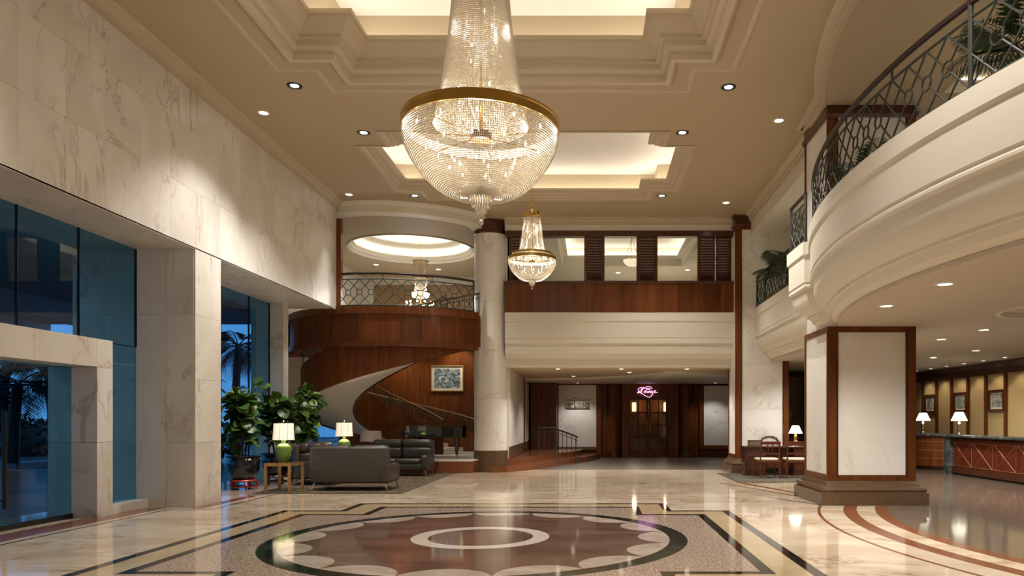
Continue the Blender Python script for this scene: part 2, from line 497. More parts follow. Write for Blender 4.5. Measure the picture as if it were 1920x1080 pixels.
# ================================================================== FLOOR
floor = struct('floor', 'polished cream marble lobby floor with dark inlaid bands')
MB().box(-8.9, 12.0, -6, 31, -0.2, 0).build('marble_slab', 'marble_floor', floor)
oc = cross(MX, MY, 3.68, 2.72, 2.73, 3.74)
def inset(p, k): return grow(p, MX, MY, -k)
ic = cross(MX, MY, 3.21, 2.25, 2.22, 3.24)
MB().prism(oc, 0, 0.002, [inset(oc, 0.13)]).build('outer_border_band', 'marble_black', floor)
MB().prism(inset(oc, 0.13), 0, 0.002, [ic]).build('cream_border_band', 'marble_gold', floor)
MB().prism(ic, 0, 0.002, [inset(ic, 0.13)]).build('inner_border_band', 'marble_black', floor)
MB().prism(inset(ic, 0.13), 0, 0.002, [circle(MX, MY, 2.62, 96)]).build('speckled_field', 'granite_pink', floor)
MB().prism(circle(MX, MY, 2.62, 96), 0, 0.002, [circle(MX, MY, 2.40, 96)]).build('medallion_ring', 'marble_green_black', floor)
MB().prism(circle(MX, MY, 2.40, 96), 0, 0.002).build('medallion_field', 'marble_brown', floor)
MB().prism(circle(MX, MY, 0.875, 64), 0.0, 0.003, [circle(MX, MY, 0.665, 64)]).build('medallion_centre_ring', 'marble_white', floor)
for k in range(16):
    a = 2 * PI * k / 16
    c = Vector((2.49 * math.cos(a), 2.49 * math.sin(a)))
    pts = []
    rs = 0.482
    for i in range(56):
        t = a + 2 * PI * (i + 0.5) / 56
        q = c + Vector((rs * math.cos(t), rs * math.sin(t)))
        if q.length > 2.398: q = q * (2.398 / q.length)
        pts.append((MX + q.x, MY + q.y))
    out = [pts[0]]
    for q in pts[1:]:
        if (Vector(q) - Vector(out[-1])).length > 1e-3: out.append(q)
    MB().prism(out, 0, 0.003).build('scallop', 'marble_scallop', floor)
# curved bands that follow the gallery above
CX2, CY2 = 12.0, 9.5
def band(name, r0, r1, m, a0=140, a1=214):
    MB().prism(arc(CX2, CY2, r0, a0, a1, 60) + arc(CX2, CY2, r1, a1, a0, 60), 0, 0.002).build(name, m, floor)
band('thin_arc_band', 8.66, 8.61, 'granite_rust', 158, 214)
band('rust_arc_band', 8.25, 8.04, 'granite_rust', 156, 214)
band('rust_arc_band', 7.75, 7.56, 'granite_rust', 148, 214)
MB().prism(arc(CX2, CY2, 7.56, 214, 146, 60) + [(5.9, 14.3), (5.9, 26), (11.9, 26), (11.9, 4)], 0, 0.002).build('granite_field', 'granite_grey', floor)
MB().prism([(-1.9, 21.75), (5.55, 21.75), (5.55, 29.2), (-1.9, 29.2)], 0, 0.002).build('carpet_field', 'carpet_grey', floor)
MB().box(-1.9, 4.05, 21.68, 21.75, 0, 0.003).build('threshold_strip', 'marble_white', floor)
# lines along the left side and beside the desk
for (x0, x1, y0, y1) in ((-7.10, -7.06, 2.0, 12.2), (-7.06, -6.36, 12.16, 12.2), (-6.38, -6.34, 12.2, 14.6), (-6.38, -6.34, 12.2, 12.24)):
    MB().box(x0, x1, y0, y1, 0, 0.002).build('edge_line', 'marble_black', floor)
MB().box(-7.7, -7.25, 2.0, 12.4, 0, 0.002).build('rust_edge_band', 'granite_rust', floor)
MB().box(-6.8, -6.58, 12.35, 14.4, 0, 0.002).build('rust_edge_band', 'granite_rust', floor)
MB().box(-8.0, -6.5, 14.4, 18.3, 0, 0.0015).build('planter_bay_band', 'granite_pink', floor)
for (a, b, m, wd) in (((3.05, 17.3), (4.05, 14.2), 'marble_black', 0.05), ((3.55, 17.2), (4.2, 14.9), 'granite_rust', 0.13), ((3.4, 14.1), (4.05, 12.75), 'marble_black', 0.05)):
    d = Vector((b[0] - a[0], b[1] - a[1])).normalized(); n_ = Vector((-d.y, d.x)) * wd / 2
    MB().prism([(a[0] - n_.x, a[1] - n_.y), (a[0] + n_.x, a[1] + n_.y), (b[0] + n_.x, b[1] + n_.y), (b[0] - n_.x, b[1] - n_.y)], 0, 0.002).build('pillar_edge_line', m, floor)

# ================================================================== CEILING
ceil = struct('ceiling', 'cream plaster lobby ceiling with two stepped cross-shaped trays')
t1 = cross(MX, MY, 3.4, 2.3, 2.75, 3.08)
T2X, T2Y = -1.38, 16.8
t2 = cross(T2X, T2Y, 3.5, 1.47, 2.88, 2.23)
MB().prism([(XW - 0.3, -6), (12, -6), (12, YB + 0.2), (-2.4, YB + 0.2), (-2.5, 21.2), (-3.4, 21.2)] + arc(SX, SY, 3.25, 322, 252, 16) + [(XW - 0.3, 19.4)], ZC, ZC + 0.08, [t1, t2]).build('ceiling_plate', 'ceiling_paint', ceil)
def tray(poly, prof, top, cove_o, cove_z, name):
    MB().sweep(poly, prof, closed=True, flip=True).build(name + '_moulding', 'ceiling_moulding', ceil, smooth=30)
    lo = prof[-1][0]
    def off(o):
        cx = sum(p[0] for p in poly) / len(poly); cy = sum(p[1] for p in poly) / len(poly)
        return grow(poly, cx, cy, -o)
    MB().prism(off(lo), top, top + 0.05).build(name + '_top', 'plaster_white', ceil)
    return off
off1 = tray(t1, [(-0.02, ZC + 0.02), (-0.02, ZC - 0.05), (0.02, ZC - 0.07), (0.08, ZC - 0.05), (0.10, ZC + 0.02), (0.10, ZC + 0.06),
              (0.15, ZC + 0.07), (0.19, ZC + 0.12), (0.20, ZC + 0.2), (0.26, ZC + 0.21), (0.26, ZC + 0.26), (0.31, ZC + 0.28), (0.36, ZC + 0.36), (0.44, ZC + 0.42), (0.46, ZC + 0.46),
              (0.50, ZC + 0.46), (0.50, ZC + 0.53), (0.42, ZC + 0.53), (0.42, ZC + 0.50), (-0.05, ZC + 0.50), (-0.05, ZC + 1.15)], ZC + 1.15, 0, 0, 'main_tray')
MB().sweep(t1, [(-0.38, ZC), (-0.38, ZC - 0.018), (-0.33, ZC - 0.018), (-0.31, ZC + 0.001)], closed=True, flip=True).build('ceiling_fillet', 'ceiling_moulding', ceil)
off2 = tray(t2, [(-0.06, ZC + 0.001), (-0.06, ZC - 0.02), (0.0, ZC - 0.02), (0.02, ZC + 0.0), (0.08, ZC + 0.02), (0.1, ZC + 0.06), (0.16, ZC + 0.07), (0.18, ZC + 0.12), (0.26, ZC + 0.15), (0.30, ZC + 0.15), (0.30, ZC + 0.20), (0.24, ZC + 0.20), (0.24, ZC + 0.17), (-0.15, ZC + 0.17), (-0.15, ZC + 0.7)], ZC + 0.7, 0, 0, 'far_tray')
def cove(poly, z, name='cove_light', m='cove_strip', par=None, wd=0.05):
    n = len(poly)
    for i in range(n):
        a, b = Vector(poly[i]), Vector(poly[(i + 1) % n])
        d = (b - a).normalized(); q = Vector((-d.y, d.x)) * wd / 2
        a2, b2 = a + d * 0.04, b - d * 0.04
        MB().prism([(a2 - q)[:], (b2 - q)[:], (b2 + q)[:], (a2 + q)[:]], z, z + 0.03).build(name, m, par or ceil)
cove(off1(0.16), ZC + 0.52)
cove(off2(0.04), ZC + 0.19)
# crown moulding along the left wall and the back
crown = [(0, ZC - 0.16), (0.05, ZC - 0.16), (0.06, ZC - 0.11), (0.10, ZC - 0.10), (0.14, ZC - 0.04), (0.22, ZC - 0.02), (0.24, ZC)]
tr = struct('trim_1', 'cream plaster crown moulding along the marble wall')
MB().sweep([(XW, 19.38), (XW, -6)], crown).build('moulding', 'ceiling_moulding', tr)

# ================================================================== LEFT WALL
wl = struct('wall_left', 'tall veined cream marble wall with two deep window openings')
HZ = 4.43
JY, PY0, PY1, WE = 12.5, 12.5, 13.36, 19.38
MB().box(-8.9, XW - 0.03, -6, WE, HZ + 0.02, ZC + 0.1).build('header', 'marble_slab', wl)
MB().box(-8.9, XW - 0.03, PY0 + 0.02, PY1 - 0.02, 0, HZ + 0.02).build('pier', 'marble_slab', wl)
MB().box(-8.9, XW - 0.03, -6, 5.6, 0, HZ + 0.02).build('near_pier', 'marble_slab', wl)
sl = 0.003
zs = [HZ, 5.41, 6.39, ZC]
ys = [WE]
yy = 13.32 + 0.78 * 7
ys = [13.32 + 0.78 * k for k in range(-10, 8)] + [WE]
for i in range(len(ys) - 1):
    for j in range(3):
        MB().box(XW - 0.03, XW, ys[i] + sl / 2, ys[i + 1] - sl / 2, zs[j] + (sl / 2 if j else 0), zs[j + 1] - sl / 2).build('marble_panel', 'marble_slab', wl)
MB().box(XW - 0.03, XW, -6, ys[0] - sl, HZ, ZC).build('near_facing', 'marble_slab', wl)
pz = [0, 1.1, 2.2, 3.3, HZ - sl]
for j in range(4):
    MB().box(XW - 0.03, XW, PY0, PY1, pz[j] + sl / 2, pz[j + 1] - sl / 2).build('marble_panel', 'marble_slab', wl)
    for (x0, x1) in ((-7.82, -7.3), (-7.295, XW - 0.03), (-8.9, -8.36), (-8.355, -7.825)):
        MB().box(x0, x1, PY0 - 0.005, PY0 + 0.02, pz[j] + sl / 2, pz[j + 1] - sl / 2).build('reveal_panel', 'marble_slab', wl)
        MB().box(x0, x1, PY1 - 0.02, PY1 + 0.005, pz[j] + sl / 2, pz[j + 1] - sl / 2).build('reveal_panel', 'marble_slab', wl)
yy = 5.6
while yy < 18.4:
    y2 = min(yy + 1.5, 19.2)
    for (x0, x1) in ((-7.82, XW), (-8.9, -7.825)):
        MB().box(x0, x1, yy + sl / 2, y2 - sl / 2, HZ - 0.005, HZ + 0.02).build('soffit_panel', 'marble_slab', wl)
    yy = y2
MB().box(-8.0, -7.6, 11.5, PY0, 0, 0.14).build('sill_plinth', 'marble_slab', wl)
# stone end piers by the stair
pr = struct('trim_2', 'pale marble pier closing the far window beside the stair')
for j in range(4):
    MB().box(-8.55, -7.75, 18.3, 18.6, pz[j] + sl / 2, pz[j + 1] - sl / 2).build('pier_block', 'marble_slab', pr)
pr = struct('trim_3', 'pale marble pier under the curved wooden gallery')
for j in range(3):
    MB().box(-9.2, -8.27, 20.95, 21.3, pz[j] + sl / 2, min(pz[j + 1], 3.42) - sl / 2).build('pier_block', 'marble_slab', pr)
MB().prism([(-8.45, 18.6), (-8.66, 20.2), (-8.95, 20.95), (-9.2, 20.95), (-8.7, 18.6)], 0, 7.3).build('hidden_sky_screen', 'marble_slab', pr)  # hidden wall, added to keep blue sky light off the stair

# windows: tall tinted glazing in the openings, portal door
def window(n, label, gx, ybreaks, z0, z1, sills=True):
    wdw = struct('window_%d' % n, label)
    for a, b in zip(ybreaks[:-1], ybreaks[1:]):
        MB().box(gx - 0.008, gx + 0.008, a + 0.006, b - 0.006, z0, z1).build('pane', 'glass_teal', wdw)
        MB().box(gx - 0.02, gx + 0.02, b - 0.006, b + 0.006, z0, z1).build('joint_fin', 'black_metal', wdw)
    return wdw
w1 = window(1, 'tall blue-tinted glass wall above and beside the marble entrance portal', -7.82, [5.6, 7.0, 8.5, 9.9, 11.1, 12.49], 2.745, HZ - 0.006)
MB().box(-7.828, -7.812, 11.52, 12.49, 0.14, 2.42).build('pane', 'glass_teal', w1)
MB().box(-7.828, -7.812, 11.52, 12.49, 2.43, 2.74).build('pane', 'glass_teal', w1)
MB().box(-7.83, -7.81, 5.6, 12.49, 2.738, 2.75).build('glazing_bar', 'black_metal', w1)
w2 = window(2, 'blue-tinted window behind the leafy fig plants', -8.1, [13.37, 14.6, 15.9, 17.2, 18.29], 0.0, HZ - 0.006)
w3 = struct('window_3', 'blue window glazing seen under the helical stair')
MB().box(-9.05, -8.93, 21.3, 22.9, 0.4, 2.3).build('solid_bay', 'mahogany_dark', w3)
for a in range(2):
    MB().box(-8.99, -8.97, 22.9 + a * 1.5, 22.88 + (a + 1) * 1.5, 0.4, 2.3).build('pane', 'glass_teal', w3)
MB().box(-9.05, -8.93, 21.3, 25.9, 0, 0.4).build('window_sill', 'marble_slab', w3)
MB().box(-9.05, -8.93, 21.3, 25.9, 2.3, 4.4).build('lintel', 'mahogany_dark', w3)
MB().box(-9.05, -8.93, 21.3, 25.9, 4.4, 7.3).build('upper_face', 'plaster', w3)
portal = struct('door_1', 'projecting marble entrance portal with frameless glass doors')
for (y0, y1, z0, z1) in ((11.14, 11.5, 0, 1.15), (11.14, 11.5, 1.155, 2.305), (11.14, 11.5, 2.31, 2.74), (9.9, 11.135, 2.31, 2.74), (8.6, 9.895, 2.31, 2.74), (7.3, 8.595, 2.31, 2.74), (6.9, 7.295, 0, 2.74)):
    MB().box(-8.31, -7.56, y0, y1, z0, z1).build('portal_stone', 'marble_slab', portal)
for (a, b) in ((7.3, 8.4), (8.41, 9.7), (9.71, 11.13)):
    lf = MB().box(-7.958, -7.942, a + 0.005, b - 0.005, 0.06, 2.3).build('glass_leaf', 'glass_teal', portal)
    MB().box(-7.98, -7.92, a + 0.005, b - 0.005, 0.0, 0.07).build('bottom_rail', 'black_metal', lf)
hp = MB().tube([(-7.88, 9.78, 0.3), (-7.88, 9.78, 1.62)], 0.028, 10).build('pull_handle', 'black_metal', portal)
MB().box(-7.93, -7.88, 9.77, 9.79, 0.4, 0.43).build('standoff', 'black_metal', hp)
MB().box(-7.93, -7.88, 9.77, 9.79, 1.5, 1.53).build('standoff', 'black_metal', hp)

# ================================================================== OUTDOORS
drive = struct('road', 'dark wet driveway outside the windows at dusk')
MB().box(-45, -8.9, -15, 60, -0.3, -0.06).build('driveway_surface', 'drive', drive)
for k in range(3):
    MB().box(-45, -14, 9.5 + k * 6.5, 9.62 + k * 6.5, -0.06, -0.05).build('pavement_line', 'concrete_out', drive)
MB().box(-18.6, -18.2, -15, 60, -0.06, 0.12).build('kerb', 'concrete_out', drive)
MB().box(-30, -18.6, -15, 60, -0.06, 0.08).build('planting_bed', 'palm_outdoor', drive)
can = thing('entrance_canopy', 'dark flat entrance canopy with deep beam outside the tinted glass', 'canopy', (-13, 8, 0))
MB().box(-19.5, -9.0, -6, 26.0, 4.9, 5.3).build('roof_slab', 'concrete_out', can)
MB().box(-15.7, -15.2, -6, 26.0, 4.35, 4.95).build('edge_beam', 'concrete_out', can)
MB().box(-19.6, -19.3, -6, 26.0, 4.5, 5.35).build('edge_beam', 'concrete_out', can)
for y in (1.0, 12.6):
    MB().box(-15.6, -14.9, y, y + 0.7, -0.1, 4.4).build('post', 'concrete_out', can)
for (x, y) in ((-10.6, 9.0), (-10.6, 11.6), (-10.6, 15.5), (-13.4, 14.0)):  # lamps added under the canopy to light the outer jambs
    MB().lathe([(0.001, 4.895), (0.09, 4.893), (0.09, 4.9)], (x, y, 0), 16).build('added_canopy_lamp', 'downlight_lens', can)
    light('SPOT', 'added_canopy_beam', can, (x, y, 4.86), 80, (0.75, 0.9, 1.0), spot_size=R(140), spot_blend=0.5, shadow_soft_size=0.08)
def frond_mesh(name, L_, wd, droop, m, n=9, leaflets=14):
    b = MB()
    spine = []
    for i in range(n + 1):
        t = i / n
        spine.append(Vector((0, L_ * t * (1 - 0.12 * t), L_ * (0.55 * t - droop * t * t))))
    b.tube(spine, [0.012 * L_ * (1 - 0.8 * i / n) for i in range(n + 1)], 4)
    for i in range(leaflets):
        t = 0.15 + 0.83 * i / (leaflets - 1)
        k = min(int(t * n), n - 1); p = spine[k].lerp(spine[k + 1], t * n - k)
        d = (spine[k + 1] - spine[k]).normalized()
        ln = wd * math.sin(PI * min(1, 0.25 + t * 0.72)) + 0.05 * L_
        for sgn in (-1, 1):
            tip = p + Vector((sgn * ln * 0.85, 0, 0)) + d * ln * 0.6 - Vector((0, 0, ln * 0.35))
            wv = d * ln * 0.06
            mid = p.lerp(tip, 0.45)
            b.add([p, mid - wv, tip, mid + wv + Vector((0, 0, 0.01))], [(0, 1, 2), (0, 2, 3)])
    return meshof(b, name, m)
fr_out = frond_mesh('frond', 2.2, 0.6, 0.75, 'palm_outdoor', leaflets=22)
fr_in = frond_mesh('frond', 0.75, 0.26, 0.5, 'palm_leaf', leaflets=16)
def outdoor_palm(loc, h, label, lean=0.0, n=16):
    t = thing('palm_tree', label, 'palm', loc, 'palms outside the window')
    x, y, z = loc
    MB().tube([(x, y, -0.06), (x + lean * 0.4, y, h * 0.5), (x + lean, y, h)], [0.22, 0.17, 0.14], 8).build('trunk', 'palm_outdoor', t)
    for k in range(n):
        a = 2 * PI * k / n + random.uniform(-0.2, 0.2)
        s_ = random.uniform(0.8, 1.15)
        share(fr_out, 'frond', t, (lean, 0, h), (random.uniform(-0.75, 0.5), 0, a), (s_, s_, s_))
outdoor_palm((-18.4, 23.1, 0), 2.6, 'broad low palm outside the entrance doors, beside the pull handle', 0.2)
outdoor_palm((-20.0, 27.2, 0), 3.4, 'palm behind the glass doors, standing nearest the portal leg', -0.3)
outdoor_palm((-24.5, 30.2, 0), 4.3, 'tall palm outside, seen through the glass above the portal', 0.3)
outdoor_palm((-15.0, 30.5, 0), 4.6, 'tall feathery palm outside the window behind the fig plants', 0.2, 18)
outdoor_palm((-18.5, 33.5, 0), 3.0, 'shorter palm outside the far window, beside the tall feathery one', 0.0)
for i, (x, y, r_, lb) in enumerate(((-22.6, 29.0, 1.15, 'dark round shrub beyond the driveway, seen through the entrance doors'), (-20.2, 31.0, 1.15, 'dark round shrub beyond the driveway near the portal leg'), (-24.8, 33.8, 1.3, 'dark round shrub beyond the driveway behind the marble pier'), (-15.2, 27.2, 1.6, 'big dark rounded shrub outside the far window, above the fig leaves'))):
    t = thing('shrub', lb, 'shrub', (x, y, 0), 'shrubs beyond the driveway')
    b = MB()
    for k in range(260):
        th, ph = random.uniform(0, 2 * PI), math.acos(random.uniform(-0.1, 1))
        rr = r_ * random.uniform(0.75, 1.05)
        p = Vector((x + rr * math.sin(ph) * math.cos(th), y + rr * math.sin(ph) * math.sin(th), 0.3 + rr * 1.1 * math.cos(ph)))
        q = Vector((random.uniform(-1, 1), random.uniform(-1, 1), random.uniform(-1, 1))) * 0.22
        q2 = Vector((random.uniform(-1, 1), random.uniform(-1, 1), random.uniform(-1, 1))) * 0.22
        b.add([p, p + q, p + q + q2, p + q2], [(0, 1, 2, 3)])
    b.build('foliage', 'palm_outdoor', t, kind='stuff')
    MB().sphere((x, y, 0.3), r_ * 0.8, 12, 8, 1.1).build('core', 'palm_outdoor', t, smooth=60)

# ================================================================== RIGHT SIDE: GALLERY
def gal_arc(y0, y1, n, dr=0.0):
    out = []
    for i in range(n + 1):
        y = y0 + (y1 - y0) * i / n
        out.append((BCX - math.sqrt((BR - dr) ** 2 - (y - BCY) ** 2), y))
    return out
fpro = [(0.0, 4.62), (0.0, 4.40), (-0.03, 4.37), (-0.03, 3.92), (-0.045, 3.90), (-0.045, 3.88), (-0.03, 3.86), (-0.03, 3.83), (-0.085, 3.80), (-0.085, 3.70), (-0.13, 3.55), (-0.22, 3.44), (-0.30, 3.40), (-0.30, 3.36), (-0.34, 3.35), (-0.38, 3.26), (-0.46, 3.21), (-0.50, 3.20), (-0.50, 3.15)]
gal = struct('wall_right', 'curved cream plaster gallery front with stepped mouldings')
p_arc = gal_arc(-0.4, 12.75, 60) + [(3.70, 12.80), (3.70, 13.85), (4.3, 13.85)]
MB().sweep(p_arc, fpro).build('curved_fascia', 'plaster', gal, smooth=30)
p_str = [(4.55, 14.2), (4.55, 20.6)]
MB().sweep(p_str, fpro).build('straight_fascia', 'plaster', gal, smooth=30)
MB().prism(gal_arc(-0.4, 12.75, 40, 0.02) + [(3.72, 12.80), (3.72, 13.84), (4.56, 13.84), (4.56, 20.6), (11.6, 20.6), (11.6, -0.4)], 4.45, 4.6).build('gallery_floor', 'plaster', gal)
lowp = gal_arc(-0.4, 12.9, 40, 0.48) + [(4.2, 13.9), (5.02, 14.3), (5.02, 20.6), (5.55, 20.6), (5.55, 26), (11.6, 26), (11.6, -0.4)]
DOMX, DOMY = 6.95, 10.9
c2 = struct('ceiling', 'low cream ceiling over the reception side')
MB().prism(lowp, 3.15, 3.2, [circle(DOMX, DOMY, 0.75, 40)]).build('soffit_plate', 'soffit_paint', c2)
MB().lathe([(0.80, 3.15), (0.80, 3.12), (0.74, 3.12), (0.72, 3.2), (0.62, 3.22), (0.60, 3.27), (0.52, 3.28), (0.52, 3.35), (0.46, 3.37), (0.001, 3.38)], (DOMX, DOMY, 0), 40).build('round_recess', 'plaster', c2, smooth=30)
# upper ceiling of the gallery, with curved edge moulding
uc = struct('ceiling', 'cream gallery ceiling with a curved edge moulding above the railing')
up = gal_arc(-0.4, 12.9, 40, 0.25) + [(4.2, 14.3), (4.45, 14.3), (4.45, 20.5)]
gt = rect(5.95, 8.2, 8.2, 12.4)
MB().prism(up + [(11.6, 20.5), (11.6, -0.4)], 7.06, 7.1, [gt]).build('gallery_ceiling_plate', 'ceiling_paint', uc)
MB().sweep(gt, [(0.0, 7.05), (0.06, 7.05), (0.10, 7.14), (0.18, 7.16), (0.18, 7.2), (-0.06, 7.2), (-0.06, 7.5)], closed=True, flip=True).build('gallery_tray_moulding', 'plaster', uc)
MB().prism(grow(gt, 7.07, 10.3, 0.06), 7.5, 7.55).build('gallery_tray_top', 'plaster', uc)
cove(grow(gt, 7.07, 10.3, -0.06), 7.21, par=uc)
MB().sweep(up, [(-0.03, 7.08), (-0.03, 7.045), (0.014, 7.045), (0.014, 7.10), (0.03, 7.12), (0.05, 7.16), (0.05, 7.19), (0.10, 7.21), (0.16, 7.25)]).build('edge_moulding', 'ceiling_moulding', uc, smooth=30)
MB().box(4.465, 5.3, 14.3, 20.5, 6.72, 7.08).build('downstand_beam', 'plaster', uc)
gw = struct('wall_right', 'cream back wall of the upper gallery')
MB().box(9.0, 9.2, -2, 20.5, 4.6, 7.1).build('gallery_wall', 'plaster', gw)
MB().box(5.0, 9.0, 20.3, 20.45, 4.6, 7.1).build('gallery_end_wall', 'plaster', gw)
# enclosing shell out of view
sh = struct('wall_back', 'cream lobby wall behind the viewpoint')
MB().box(-9, 12, -6.2, -6, 0, 8.5).build('shell', 'plaster', sh)
sh = struct('wall_right', 'cream outer wall on the reception side')
MB().box(11.9, 12.1, -6, 31, 0, 8.5).build('shell', 'plaster', sh)

# pillars
def base_sweep(x0, x1, y0, y1, par, h=0.42, m='granite_base'):
    MB().sweep([(x0, y0), (x1, y0), (x1, y1), (x0, y1)][::-1], [(0.17, 0.0), (0.17, 0.22), (0.13, 0.23), (0.15, 0.27), (0.13, 0.31), (0.07, 0.32), (0.04, 0.37), (0.03, h), (-0.05, h)], closed=True, flip=False).build('stone_base', m, par, smooth=20)
def pillar(name, label, x0, x1, y0, y1, faces, post=0.17, sides='FL'):
    p = struct(name, label)
    MB().box(x0 + 0.03, x1 - 0.03, y0 + 0.03, y1 - 0.03, 0, ZC).build('core', 'marble_pale', p)
    base_sweep(x0, x1, y0, y1, p)
    for (za, zb, splits) in faces:
        for fc in 'FLR':
            if fc == 'F':
                A, B = x0, x1
                bx = lambda a, b, d, z0, z1: MB().box(a, b, y0 + 0.03 - d, y0 + 0.03, z0, z1)
            elif fc == 'L':
                A, B = y0, y1
                bx = lambda a, b, d, z0, z1: MB().box(x0 + 0.03 - d, x0 + 0.03, a, b, z0, z1)
            else:
                A, B = y0, y1
                bx = lambda a, b, d, z0, z1: MB().box(x1 - 0.03, x1 - 0.03 + d, a, b, z0, z1)
            po = post if fc == 'F' else 0.06
            bx(A, A + po, 0.045, za, zb).build('frame_post', 'mahogany', p)
            bx(B - po, B, 0.045, za, zb).build('frame_post', 'mahogany', p)
            bx(A + po, B - po, 0.045, zb - 0.10, zb).build('frame_rail', 'mahogany', p)
            bx(A + po, B - po, 0.045, za, za + 0.10).build('frame_rail', 'mahogany', p)
            if fc == 'F':
                bx(A + po - 0.03, A + po, 0.055, za + 0.07, zb - 0.07).build('frame_bead', 'mahogany_dark', p)
                bx(B - po, B - po + 0.03, 0.055, za + 0.07, zb - 0.07).build('frame_bead', 'mahogany_dark', p)
            zz = [za + 0.10] + [za + 0.1 + (zb - za - 0.2) * (i + 1) / splits for i in range(splits)]
            for i in range(splits):
                bx(A + po, B - po, 0.022, zz[i] + 0.002, zz[i + 1] - 0.002).build('marble_panel', 'marble_pale', p)
    return p
def capital(p, x0, x1, y0, y1, z0, z1):
    MB().sweep([(x0, y0), (x1, y0), (x1, y1), (x0, y1)][::-1], [(0.0, z0), (0.03, z0), (0.05, z0 + 0.05), (0.05, z0 + 0.09), (0.02, z0 + 0.10), (0.02, z1 - 0.06), (0.07, z1 - 0.05), (0.09, z1), (0, z1)], closed=True, flip=False).build('capital', 'mahogany_dark', p)
pl = pillar('column', 'broad square marble pillar framed in mahogany beside the reception', 4.18, 5.72, 12.9, 14.3, [(0.42, 3.15, 1), (4.6, 7.0, 1)])
capital(pl, 4.18, 5.72, 12.9, 14.3, 6.85, 7.25)
pl2 = pillar('column', 'tall marble pillar with mahogany edges rising behind the writing desk', 4.05, 5.52, 20.5, 21.6, [(0.42, 6.95, 5)], post=0.16)
capital(pl2, 4.05, 5.52, 20.5, 21.6, 6.95, 7.25)

# round column
rc = struct('column', 'round pale marble column with wooden cap and brown plinth')
CCX, CCY = -2.96, 21.32
MB().lathe([(0.50, 0), (0.50, 0.60), (0.49, 0.61)], (CCX, CCY, 0), 48).build('plinth', 'granite_base', rc, smooth=30)
zz = [0.61, 2.1, 3.5, 4.9, 6.3, 6.86]
for i in range(5):
    MB().lathe([(0.475, zz[i] + 0.002), (0.48, zz[i] + 0.006), (0.48, zz[i + 1] - 0.006), (0.475, zz[i + 1] - 0.002)], (CCX, CCY, 0), 48).build('marble_drum', 'marble_pale', rc, smooth=30)
MB().lathe([(0.48, 6.86), (0.50, 6.87), (0.50, 6.92), (0.485, 6.93), (0.485, 7.10), (0.51, 7.12), (0.53, 7.3)], (CCX, CCY, 0), 48).build('wooden_cap', 'mahogany_dark', rc, smooth=30)

# ================================================================== BACK WALL, CENTRE
bk = struct('wall_back', 'cream gallery front with wooden parapet and shuttered openings')
BX0, BX1 = -2.5, 4.1
MB().sweep([(BX1 + 0.1, YB), (BX0, YB)], [(-o_ * 0 + o_, z_) for o_, z_ in [(0.0, 4.58), (0.0, 4.33), (-0.03, 4.30), (-0.03, 3.86), (-0.045, 3.845), (-0.045, 3.82), (-0.03, 3.80), (-0.03, 3.70), (-0.085, 3.67), (-0.11, 3.40), (-0.22, 3.28), (-0.30, 3.26), (-0.31, 3.05), (-0.5, 3.0)]], flip=False).build('fascia', 'plaster', bk, smooth=30)
MB().box(BX0, BX1, YB + 0.02, YB + 0.3, 4.4, 5.4).build('parapet_core', 'mahogany_dark', bk)
npl = 16
for i in range(npl):
    x0 = BX0 + (BX1 - BX0) * i / npl; x1 = BX0 + (BX1 - BX0) * (i + 1) / npl
    MB().box(x0 + 0.002, x1 - 0.002, YB - 0.02, YB + 0.02, 4.59, 5.40).build('parapet_plank', 'mahogany', bk)
MB().rbox(BX0 - 0.03, BX1 + 0.03, YB - 0.08, YB + 0.3, 5.40, 5.47, 0.02, 2).build('parapet_cap', 'mahogany_dark', bk)
MB().box(BX0, BX1, YB, YB + 0.25, 6.76, 6.92).build('head_beam', 'mahogany_dark', bk)
MB().box(BX0, BX1, YB + 0.02, YB + 0.25, 6.92, ZC + 0.1).build('frieze', 'plaster', bk)
MB().sweep([(BX1, YB + 0.02), (BX0, YB + 0.02)], crown).build('crown', 'ceiling_moulding', bk)
MB().box(BX0, 4.2, YB + 0.25, 31, 4.40, 4.5).build('gallery_floor', 'plaster', bk)
# shutters (each one a thing)
SHB = [(955, 975, 'louvred shutter beside the round column'), (1098, 1131, 'louvred shutter standing between the first and the middle opening'), (1196, 1230, 'louvred shutter standing between the middle and the wide opening'), (1310, 1340, 'louvred shutter folded open, next to the wide opening'), (1342, 1371, 'louvred shutter at the end by the tall square pillar')]
for (a, b, lb) in SHB:
    x0, x1 = X(a, YB + 0.1), X(b, YB + 0.1)
    t = thing('louvred_shutter', 'dark wooden ' + lb, 'shutter', ((x0 + x1) / 2, YB + 0.12, 5.47), 'wooden shutters along the upper gallery')
    MB().box(x0, x0 + 0.05, YB + 0.08, YB + 0.13, 5.47, 6.76).build('stile', 'mahogany_dark', t)
    MB().box(x1 - 0.05, x1, YB + 0.08, YB + 0.13, 5.47, 6.76).build('stile', 'mahogany_dark', t)
    for zr in (5.47, 6.70):
        MB().box(x0 + 0.05, x1 - 0.05, YB + 0.08, YB + 0.13, zr, zr + 0.06).build('rail', 'mahogany_dark', t)
    ns = 15
    me = meshof(MB().add([(0, -0.03, 0.04), ((x1 - x0) - 0.1, -0.03, 0.04), ((x1 - x0) - 0.1, 0.03, -0.05), (0, 0.03, -0.05), (0, -0.03, 0.05), ((x1 - x0) - 0.1, -0.03, 0.05), ((x1 - x0) - 0.1, 0.03, -0.04), (0, 0.03, -0.04)], [(0, 3, 2, 1), (4, 5, 6, 7), (0, 1, 5, 4), (1, 2, 6, 5), (2, 3, 7, 6), (3, 0, 4, 7)]), 'slat', 'mahogany_dark')
    for i in range(ns):
        zz_ = 5.58 + (6.66 - 5.58) * i / (ns - 1)
        share(me, 'slat', t, Vector((x0 + 0.05, YB + 0.105, zz_)) - t.location)
